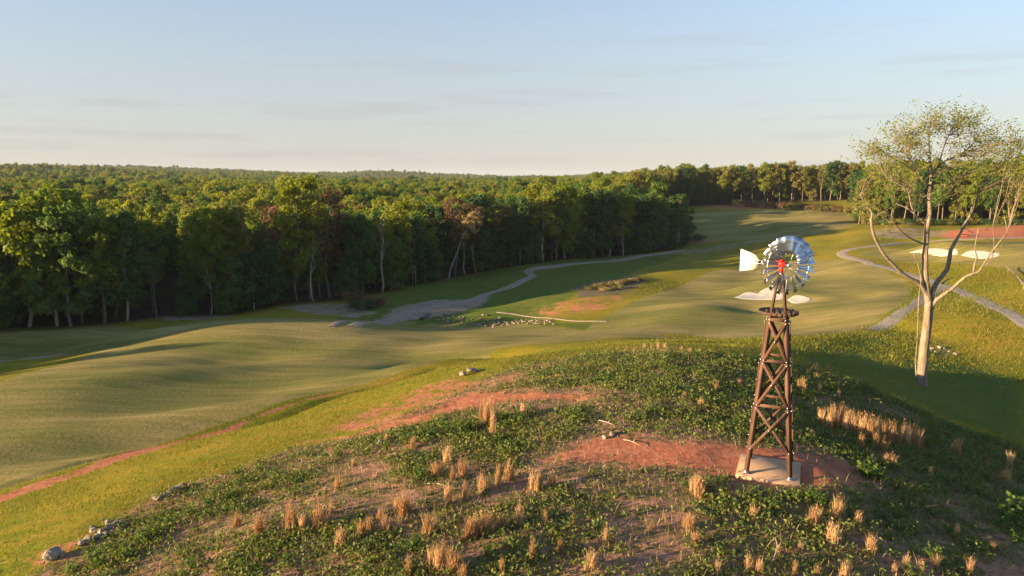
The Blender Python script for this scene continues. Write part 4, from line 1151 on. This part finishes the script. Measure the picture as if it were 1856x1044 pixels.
# green grass growing through the weeds
x, y = scatter(90000, lambda x, y: weed_density(x, y) * .55 + .12 * bilin(m_mound, x, y) * (1 - np.clip(bilin(mC, x, y) * 1.2, 0, 1)) * (np.hypot(x - WX, y - WY) > 1.9), -22, 42, 17, 60, rngV)
V, F = blades(x, y, H(x, y), rngV.uniform(.10, .42, len(x)) * (.5 + fbm(x / 1.5, y / 1.5, 66, 2)), .026, rngV, 1.0)
o = link('mound_grass', mk_mesh('mound_grass', V, F, [M_grass])); props(o, 'tangled green grass growing between the weeds on the mound', 'grass', kind='stuff')
# longer grass of the rough on the slopes
def rough_density(x, y):
    return (1 - bilin(mA, x, y)) * (1 - .9 * bilin(m_mound, x, y)) * (1 - np.clip(bilin(mC, x, y) * 1.1, 0, 1)) * (.35 + .65 * sstep(.35, .6, fbm(x / 3.0, y / 3.0, 61, 2)))
x, y = scatter(150000, rough_density, -40, 60, 24, 84, rngV)
x2, y2 = scatter(120000, lambda x, y: rough_density(x, y) * sstep(12, 45, x) * sstep(62, 78, y), 12, 125, 62, 150, rngV)
hh = np.concatenate([rngV.uniform(.07, .20, len(x)), rngV.uniform(.10, .30, len(x2)) * (.5 + fbm(x2 / 4.0, y2 / 4.0, 62, 2))])
ww = np.concatenate([np.full(len(x), .035), np.full(len(x2), .09)])
x, y = np.concatenate([x, x2]), np.concatenate([y, y2])
V, F = blades(x, y, H(x, y), hh, ww, rngV, 1.0)
o = link('rough_grass', mk_mesh('rough_grass', V, F, [M_grass])); props(o, 'yellow green rough grass on the slopes round the mound', 'grass', kind='stuff')

# tall dry grass clumps, one by one
def clump_mesh(seed, nb=80, spread=.16):
    rng = np.random.default_rng(seed)
    x = rng.normal(0, spread, nb); y = rng.normal(0, spread * .7, nb)
    h = rng.uniform(.25, 1.0, nb) ** .8 * np.clip(1.08 - (np.hypot(x, y) / spread) ** 2 * .22, .18, 1); x *= .75; y *= .75
    V, F = blades(x, y, np.full(nb, -.03), h, .022, rng, .40)
    k = nb // 2; j = rng.integers(0, nb, k)     # feathery seed heads along the stalks
    c = np.column_stack([x[j] + rng.normal(0, .04, k), y[j] + rng.normal(0, .04, k), h[j] * rng.uniform(.5, .95, k)])
    V2, F2 = cards(c, unit(rng.normal(size=(k, 3)) * [1, 1, .3]), .03, rng, 3.0)
    return mk_mesh('dry_grass_clump', np.vstack([V, V2]), [np.vstack([F[0], F2 + len(V)]), F[1]], [M_straw])
CLM = [clump_mesh(s, 120 + 20 * (s % 3), .13 + .03 * (s % 4)) for s in range(100, 107)]
ROWR = 'in the dense row'
CL = {
    'tall grass clump by the red clay strip': [(872, 765, 38), (881, 772, 44), (893, 790, 52), (887, 768, 45)],
    'dry tan grass clump ' + ROWR: [(1487, 770, 22), (1502, 778, 30), (1508, 774, 28), (1516, 780, 28), (1524, 777, 30), (1531, 785, 30), (1538, 782, 26), (1546, 790, 30), (1553, 786, 28), (1561, 795, 32), (1568, 790, 28), (1576, 800, 30), (1583, 794, 26), (1590, 797, 28),
        (1600, 805, 30), (1608, 801, 28), (1616, 808, 30), (1630, 810, 25), (1637, 805, 28), (1645, 812, 28), (1653, 807, 26), (1661, 812, 25), (1668, 808, 20), (1560, 812, 18), (1540, 768, 18), (1586, 815, 22), (1600, 818, 18)],
    'scattered dry grass clump above mid mound': [(810, 840, 30), (790, 865, 28), (820, 870, 22), (838, 862, 30), (812, 915, 38), (842, 905, 30), (872, 890, 34), (880, 892, 28), (903, 880, 36), (922, 870, 34), (968, 890, 34), (978, 885, 28), (1000, 880, 24)],
    'small grass clump among the green weeds': [(948, 752, 24), (748, 812, 20), (640, 845, 14), (700, 800, 14)],
    'dry grass clump on the lower left of the mound': [(527, 960, 45), (548, 965, 30), (575, 960, 40), (583, 955, 34), (612, 885, 22), (470, 970, 36), (430, 955, 24), (617, 990, 30), (655, 975, 30), (700, 965, 30), (670, 960, 26), (690, 940, 22), (720, 932, 32), (731, 936, 40), (737, 930, 34), (600, 930, 20)],
    'dry grass clump low in the middle of the mound': [(775, 970, 36), (790, 965, 26), (850, 976, 34), (858, 972, 36), (872, 970, 40), (888, 965, 36), (908, 960, 26), (942, 950, 34), (988, 950, 26), (1040, 950, 18), (965, 1015, 36), (1072, 1030, 32), (1098, 985, 28), (1015, 1000, 22), (910, 1038, 26), (1180, 960, 14)],
    'orange grass clump at the bottom edge': [(782, 1030, 36), (794, 1034, 44), (803, 1030, 46), (815, 1032, 40), (826, 1036, 34), (740, 1042, 32), (840, 1050, 28)],
    'grass clump left of the windmill pad': [(1263, 897, 34), (1257, 890, 26), (1250, 962, 28), (1245, 955, 22), (1365, 940, 22), (1262, 985, 20)],
    'dry grass clump in front of the windmill pad': [(1517, 937, 36), (1473, 951, 32), (1478, 948, 28), (1555, 950, 22), (1508, 987, 38), (1577, 1002, 30), (1450, 1000, 16)],
    'dry grass clump at the lower right of the mound': [(1733, 975, 22), (1640, 1032, 26), (1697, 1032, 26), (1757, 1044, 30), (1668, 1040, 22), (1800, 1000, 16), (1620, 1044, 22)],
    'dry grass stalks at the bottom edge below the windmill': [(1355, 1035, 30), (1375, 1040, 28), (1410, 1010, 18), (1440, 1042, 24), (1530, 1046, 26), (1300, 1040, 22), (1480, 1046, 20)],
    'pale dry grass clump on the shaded right flank': [(1613, 847, 24), (1605, 845, 20), (1620, 848, 22), (1735, 826, 26), (1728, 822, 20), (1685, 870, 22), (1655, 866, 12), (1822, 876, 24), (1812, 872, 16), (1830, 846, 26), (1790, 850, 14)],
    'small dry grass clump behind the windmill tower': [(1455, 708, 22), (1447, 706, 18), (1485, 712, 16), (1480, 690, 14), (1555, 698, 12), (1298, 712, 20), (1270, 737, 16), (1240, 720, 10), (1340, 700, 12), (1520, 720, 12), (1450, 792, 12), (1470, 795, 14)],
    'short dry grass tuft along the crest of the mound': [(1118, 640, 10), (1135, 639, 12), (1150, 638, 10), (1168, 637, 13), (1180, 637, 14), (1192, 637, 16), (1205, 638, 14), (1218, 638, 10), (1235, 639, 12), (1250, 641, 10), (1268, 642, 10), (1285, 643, 9), (1320, 648, 9), (1345, 652, 10), (1480, 672, 14), (1500, 677, 14), (1465, 668, 12)],
}
ci = 0
for label, items in CL.items():
    for px, py, hp in items:
        p = G(px, py); h = hp / FPX * math.hypot(p[1], CAM_H - p[2]) * (1.9 if ROWR in label else 1.45)
        o = link('dry_grass_clump', CLM[ci % len(CLM)], None, p); ci += 1
        o.rotation_euler = (0, 0, rngV.uniform(0, 6.28)); w = rngV.uniform(.6, 1.15) * max(.4, min(.95, h))
        o.scale = (w, w, h)
        lab = label
        props(o, lab, 'grass clump', label.replace('clump', 'clumps').replace('tuft', 'tufts'))

# larger broadleaf weeds, each a plant
def weed_mesh(seed):
    rng = np.random.default_rng(seed); st = MB(); C, Nn = [], []
    for i in range(9):
        a = rng.uniform(0, 6.28); tip = np.array([math.cos(a) * rng.uniform(.1, .5), math.sin(a) * rng.uniform(.1, .5), rng.uniform(.35, 1.0)])
        st.tube([(0, 0, -.05), tip * [.4, .4, .55], tip], [.018, .012, .006], 4, cap=False)
        for q in range(13):
            f = rng.uniform(.25, 1.05); c = tip * f + rng.normal(0, .09, 3); c[2] = max(.03, c[2]); C.append(c); Nn.append(unit(rng.normal(0, .5, 3) + [0, 0, .8]))
    V, F = cards(np.array(C), np.array(Nn), .13, rng, 1.6)
    return st.mesh('stems', [M_weed], False), mk_mesh('leaves', V, F, [M_weed2])
WDM = [weed_mesh(s) for s in range(200, 204)]
WEEDS = [
    ('bright green weed at the bottom left of the orange grass', [(745, 1000, 34)]),
    ('large bright green weed at the right edge of the mound', [(1838, 935, 44), (1822, 945, 36)]),
    ('bushy green weed right of the red clay by the pad', [(1575, 865, 34), (1560, 858, 26), (1590, 870, 28)]),
    ('dark green weed just in front of the windmill pad', [(1478, 910, 30), (1462, 905, 26), (1440, 905, 22), (1490, 915, 24), (1400, 922, 22)]),
    ('green weed in the row beneath the red clay strip', [(590, 832, 16), (612, 828, 18), (700, 812, 18), (735, 800, 20), (752, 798, 22), (770, 795, 22), (790, 792, 22), (812, 788, 24), (835, 785, 24), (845, 780, 22), (915, 760, 16), (940, 762, 16)],),
    ('lone green weed among the scattered dry grass', [(757, 868, 24), (766, 872, 18), (750, 848, 16), (1085, 960, 18)]),
    ('green weed on the lower right of the mound', [(1685, 1010, 26), (1700, 1012, 22), (1610, 955, 18), (1640, 960, 16), (1840, 985, 20), (1690, 935, 18), (1655, 1000, 14)]),
    ('leafy weed along the lower left rim of the mound', [(255, 985, 26), (285, 970, 26), (310, 955, 24), (345, 935, 22), (380, 920, 22), (230, 1010, 24), (180, 1030, 26), (415, 905, 20), (130, 1040, 24), (470, 1010, 20), (520, 1020, 22), (350, 1030, 24)]),
]
wi = 0
for label, items in WEEDS:
    for px, py, hp in items:
        p = G(px, py); h = hp / FPX * math.hypot(p[1], CAM_H - p[2]) * 1.0
        e = empty('broadleaf_weed', p, rngV.uniform(0, 6.28)); e.scale = (h * 1.1, h * 1.1, h)
        sm_, lm_ = WDM[wi % 4]; wi += 1
        link('stems', sm_, e); link('leaves', lm_, e)
        props(e, label, 'weed', label.replace('weed', 'weeds') if len(items) > 1 else None)

# ------------------------------------------------------------------ stones, sticks and small things
M_rock = simple_mat('pale_stone', (.17, .125, .09), (.36, .28, .21), rough=.9, nscale=3.0, bump=.03, bscale=8, rnd=.25)
def rock_mesh(seed, flat=.6):
    import bmesh
    rng = np.random.default_rng(seed)
    bm = bmesh.new(); bmesh.ops.create_icosphere(bm, subdivisions=2, radius=.5)
    pl = [(unit(rng.normal(size=3)), rng.uniform(.26, .42)) for _ in range(9)]
    for v in bm.verts:
        c = np.array(v.co)
        for nrm_, d in pl:
            s = c @ nrm_ - d
            if s > 0: c = c - nrm_ * s
        v.co = c * [1, .8, flat] + rng.normal(0, .012, 3)
    me = bpy.data.meshes.new('stone'); bm.to_mesh(me); bm.free(); me.materials.append(M_rock); return me
RK = [rock_mesh(s, .55 + .08 * (s % 4)) for s in range(300, 306)]
def stone(px, py, wpx, label, group=None, i=[0], k=(1, 1, 1)):
    p = G(px, py); s = 1.45 * wpx / FPX * math.hypot(p[1], CAM_H - p[2])
    o = link('stone', RK[i[0] % 6], None, p + [0, 0, s * .2]); i[0] += 1
    o.scale = (s * k[0], s * k[1], s * k[2]); o.rotation_euler = (rngV.uniform(-.2, .2), rngV.uniform(-.2, .2), rngV.uniform(0, 6.28))
    props(o, label, 'stone', group)
for it in [(195, 962, 15), (183, 968, 13), (170, 966, 12), (206, 957, 14), (217, 952, 16), (176, 975, 11), (190, 972, 12), (203, 968, 11), (160, 982, 14), (150, 988, 12), (214, 962, 10), (226, 955, 9), (168, 958, 9), (197, 950, 12)]:
    stone(*it, 'angular stone in the pile on the lower left rim of the mound', 'stones piled on the lower left rim')
stone(97, 1011, 24, 'rounded pale boulder below the stone pile at lower left')
stone(112, 1008, 13, 'small brown stone touching the rounded boulder at lower left')
for it in [(283, 906, 13), (292, 904, 14), (300, 899, 12), (309, 895, 13), (318, 889, 14), (326, 884, 13), (334, 880, 10)]:
    stone(*it, 'flat slab stone in the short line on the sunlit rim', 'slab stones lined up on the sunlit rim', k=(1.3, .8, .5))
stone(840, 681, 12, 'pale stone at the left of the pair near the mound crest'); stone(857, 675, 16, 'bigger stone at the right of the pair near the mound crest', k=(1.3, 1, .5))
for it in [(1688, 634, 7), (1702, 631, 7), (1695, 640, 5), (1712, 633, 6), (1730, 643, 6), (1680, 641, 5), (1720, 638, 4)]:
    stone(*it, 'pale stone in the hollow right of the bare tree trunk', 'stones in the hollow by the bare tree')
for it in [(1110, 789, 10), (1095, 795, 8), (720, 782, 10), (690, 806, 12)]:
    stone(*it, 'small pale stone on the red clay of the mound', 'stones on the red clay')
# riprap at the stream crossing: too small to pick apart
rv, rq = [], []; base = np.array([v.co[:] for v in RK[0].vertices]); tris = np.array([p.vertices[:] for p in RK[0].polygons])
A0, A1 = G(795, 578), G(1000, 583)
cnt = 0
for i in range(170):
    f = rngV.uniform(0, 1); p = A0 * (1 - f) + A1 * f; p = p + [rngV.normal(0, .6), rngV.normal(0, 1.7), 0]; p[2] = H(p[0], p[1]) + .12
    s = rngV.uniform(.25, .7); a = rngV.uniform(0, 6.28); ca, sa_ = math.cos(a), math.sin(a)
    rv.append(base @ np.array([[ca, sa_, 0], [-sa_, ca, 0], [0, 0, 1]]) * s + p); rq.append(tris + cnt); cnt += len(base)
o = link('riprap', mk_mesh('riprap', np.vstack(rv), np.vstack(rq), [M_rock])); props(o, 'band of broken riprap stone along the stream crossing', 'stones', kind='stuff')
# culvert pipe at the crossing
M_pipe = simple_mat('culvert_concrete', (.07, .065, .06), (.13, .12, .11), rough=.9, nscale=3)
cp = G(768, 577); cul = MB()
for r0_, r1_ in ((.55, .45),):
    th = np.linspace(0, 2 * np.pi, 17)[:-1]
    V = []
    for yy, rr_ in ((-1.2, r0_), (3.0, r0_), (3.0, r1_), (-1.2, r1_)): V += [(math.cos(t) * rr_, yy, math.sin(t) * rr_) for t in th]
    Q = [[l * 16 + i, l * 16 + (i + 1) % 16, ((l + 1) % 4) * 16 + (i + 1) % 16, ((l + 1) % 4) * 16 + i] for l in range(4) for i in range(16)]
    cul.add(V, Q)
o = cul.build('culvert_pipe', M_pipe, None, True, cp + [0, 0, -.1]); o.rotation_euler = (0, 0, -.2); props(o, 'dark culvert pipe opening beside the riprap stones', 'culvert')

# sticks on the mound
M_stick = simple_mat('dead_stick', (.30, .22, .15), (.48, .38, .28), rough=.9, nscale=6)
def stick(pts, r, label, lift=.10, group=None):
    P = GL(pts); P = resample(P, .15); P[:, 2] = H(P[:, 0], P[:, 1]) + lift + .06 * np.sin(np.linspace(0, 3.1, len(P)))
    b = MB(); c = P.mean(0); b.tube(P - c, np.linspace(r, r * .4, len(P)), 5)
    if len(P) > 6:
        m = P[len(P) // 2] - c; b.tube([m, m + [.25, .2, .22]], [r * .6, r * .2], 4)
    o = b.build('dead_stick', M_stick, None, True, c); props(o, label, 'stick', group)
stick([(775, 880), (795, 883), (810, 886)], .03, 'pale dead stick among the scattered dry grass'); stick([(800, 881), (835, 880)], .025, 'short dead stick right of the pale one among dry grass')
stick([(918, 806), (935, 820)], .03, 'pale stick below the tall dry grass clumps'); stick([(985, 948), (1000, 953), (1018, 954)], .03, 'curved dead stick low in the middle of the mound')
stick([(1085, 765), (1105, 772), (1115, 775)], .03, 'thin stick at the edge of the red clay left of the windmill'); stick([(1400, 1030), (1408, 1008), (1404, 985)], .03, 'grey stick below the windmill near the bottom edge', .25)
stick([(1130, 800), (1160, 812)], .025, 'thin stick lying across the red clay')
# a fallen branch at the right edge of the picture
fb = GL([(1880, 545), (1856, 527), (1842, 508), (1828, 495), (1822, 490)]); fb[:, 2] += [1.2, 1.0, .9, .8, 1.0]
b = MB(); c = fb[0].copy(); c[2] = H(c[0], c[1]); b.tube(resample(fb, .5) - c, np.linspace(.28, .07, len(resample(fb, .5))), 7)
b.tube([fb[1] - c, np.array([fb[1][0] - .2, fb[1][1], H(fb[1][0], fb[1][1])]) - c], [.12, .06], 6); b.tube([fb[3] - c, np.array([fb[3][0], fb[3][1] + .4, H(fb[3][0], fb[3][1])]) - c], [.07, .04], 6)
b.tube([fb[2] - c, fb[2] - c + [-1.2, .3, 1.0]], [.07, .02], 6)
o = b.build('fallen_branch', M_barkw, None, True, c); props(o, 'dark fallen branch propped on the slope at the right edge', 'branch')

# shrubs by the wood edge and the scrub patch
def shrub_meshes(seed):
    rng = np.random.default_rng(seed); st = MB(); C, Nn = [], []
    for i in range(16):
        a = rng.uniform(0, 6.28); r = rng.uniform(.2, 1.0); tip = np.array([math.cos(a) * r, math.sin(a) * r, rng.uniform(.5, 1.15)])
        st.tube([(0, 0, -.05), tip * [.5, .5, .45], tip], [.03, .02, .008], 4, cap=False)
        o_ = rng.normal(0, .24, (46, 3)); C.append(tip + o_); Nn.append(unit(o_ + rng.normal(0, .2, o_.shape) + [0, 0, .15]))
    C = np.vstack(C); C[:, 2] = np.abs(C[:, 2])
    V, F = cards(C, np.vstack(Nn), .13, rng, 1.5)
    return st.mesh('stems', [M_bark]), mk_mesh('foliage', V, F, [LM['dark']])
SHM = [shrub_meshes(s) for s in (400, 401)]
def shrub(px, py, wpx, leaf, label, group=None, flat=.8, i=[0]):
    p = G(px, py); s = wpx / FPX * math.hypot(p[1], CAM_H - p[2]) / 2.3
    e = empty('shrub', p, rngV.uniform(0, 6.28)); e.scale = (s, s, s * flat)
    a_, b_ = SHM[i[0] % 2]; i[0] += 1
    link('stems', a_, e); f = link('foliage', b_, e); f.material_slots[0].link = 'OBJECT'; f.material_slots[0].material = LM[leaf]
    props(e, label, 'shrub', group)
shrub(655, 562, 48, 'dark', 'dark rounded bush at the wood edge above the track'); shrub(640, 556, 44, 'rust', 'reddish bush behind the dark rounded bush', flat=1.1); shrub(680, 556, 40, 'rust', 'low rusty bush right of the dark rounded bush')
for it in [(1070, 526, 26), (1085, 522, 28), (1100, 520, 28), (1115, 518, 30), (1130, 514, 28), (1145, 511, 26), (1095, 528, 24), (1120, 524, 24), (1160, 508, 20)]:
    shrub(*it, 'blond' if it[0] % 2 else 'olive', 'grey brown brush in the scrub patch above the red clay bank', 'brush in the scrub patch', .5)
for k, px in enumerate(range(1335, 1560, 17)):
    shrub(px, 374 + (px - 1335) * .06, 22, 'rust' if k % 3 else 'olive', 'low brown bush along the foot of the hill wood', 'bushes along the foot of the hill wood', .9)
for k, px in enumerate(range(1575, 1856, 24)):
    shrub(px, 408, 24, 'dark' if k % 2 else 'olive', 'low bush under the right wood behind the bare tree', 'bushes under the right wood', .8)
for k, (px, py) in enumerate([(1232, 446), (1246, 441), (1220, 452), (1262, 437)]):
    shrub(px, py, 30, 'dark', 'low dark bush at the right tip of the wood', 'bushes at the tip of the wood', .7)
# short red barrier mesh by the earth bank
M_orange = simple_mat('red_barrier', (.26, .045, .025), (.36, .07, .04), rough=.6, nscale=5)
p = G(1728, 430); q = G(1752, 430); fen = empty('barrier_fence', p)
for f in (0, .5, 1.0):
    b = MB(); c = (q - p) * f; c[2] = H(p[0] + c[0], p[1] + c[1]) - p[2]; b.beam(c + [0, 0, -.1], c + [0, 0, 1.3], .1, .1, up=(1, 0, 0)); b.build('post', M_orange, fen)
for zz in (.35, .75, 1.15):
    b = MB(); c = q - p; b.beam(np.array([0, 0, zz]), c + [0, 0, zz], .05, .12); b.build('rail', M_orange, fen)
props(fen, 'small red barrier in front of the orange earth bank', 'barrier')
# ------------------------------------------------------------------ air
hz, nt, N, L_, out = new_mat('haze_air')
pv = N.new('ShaderNodeVolumePrincipled'); pv.inputs['Color'].default_value = (.74, .83, .98, 1); pv.inputs['Density'].default_value = 0.00005; pv.inputs['Anisotropy'].default_value = 0.0
L_.new(pv.outputs['Volume'], out.inputs['Volume'])
zlo, zhi = float(ZZ.min()) - 1.5, max(float((fz + target_h).max()) + 3, 24.0)
b = MB(); b.box((0, 3250, (zlo + zhi) / 2), (14200, 8000, zhi - zlo))
o = b.build('haze', hz); props(o, 'thin pale evening haze over the whole valley', 'haze', kind='stuff')

# ------------------------------------------------------------------ labels of look-alikes: say which one, counted from the left
ORD = ['leftmost', 'second from left', 'third from left', 'fourth from left', 'fifth from left', 'sixth from left', 'seventh from left', 'eighth from left', 'ninth from left', 'tenth from left',
       'eleventh from left', 'twelfth from left', 'thirteenth from left', 'fourteenth from left', 'fifteenth from left', 'sixteenth from left', 'seventeenth from left', 'eighteenth from left', 'nineteenth from left', 'twentieth from left']
same = {}
for o in list(bpy.data.objects):
    if o.parent is None and o.get('label') and o.get('group'): same.setdefault(o['label'], []).append(o)
for lab, obs in same.items():
    if len(obs) < 2: continue
    obs.sort(key=lambda o: o.location.x / max(o.location.y, 1.0))
    if len(obs) > 2 * len(ORD): continue
    for i, o in enumerate(obs):
        k = len(obs) - 1 - i
        w = 'rightmost' if k == 0 else ORD[i] if i < len(ORD) else ORD[k].replace('left', 'right')
        if len(obs) == 2: w = ('left one', 'right one')[i]
        o['label'] = f'{w} of the {o["group"]}'
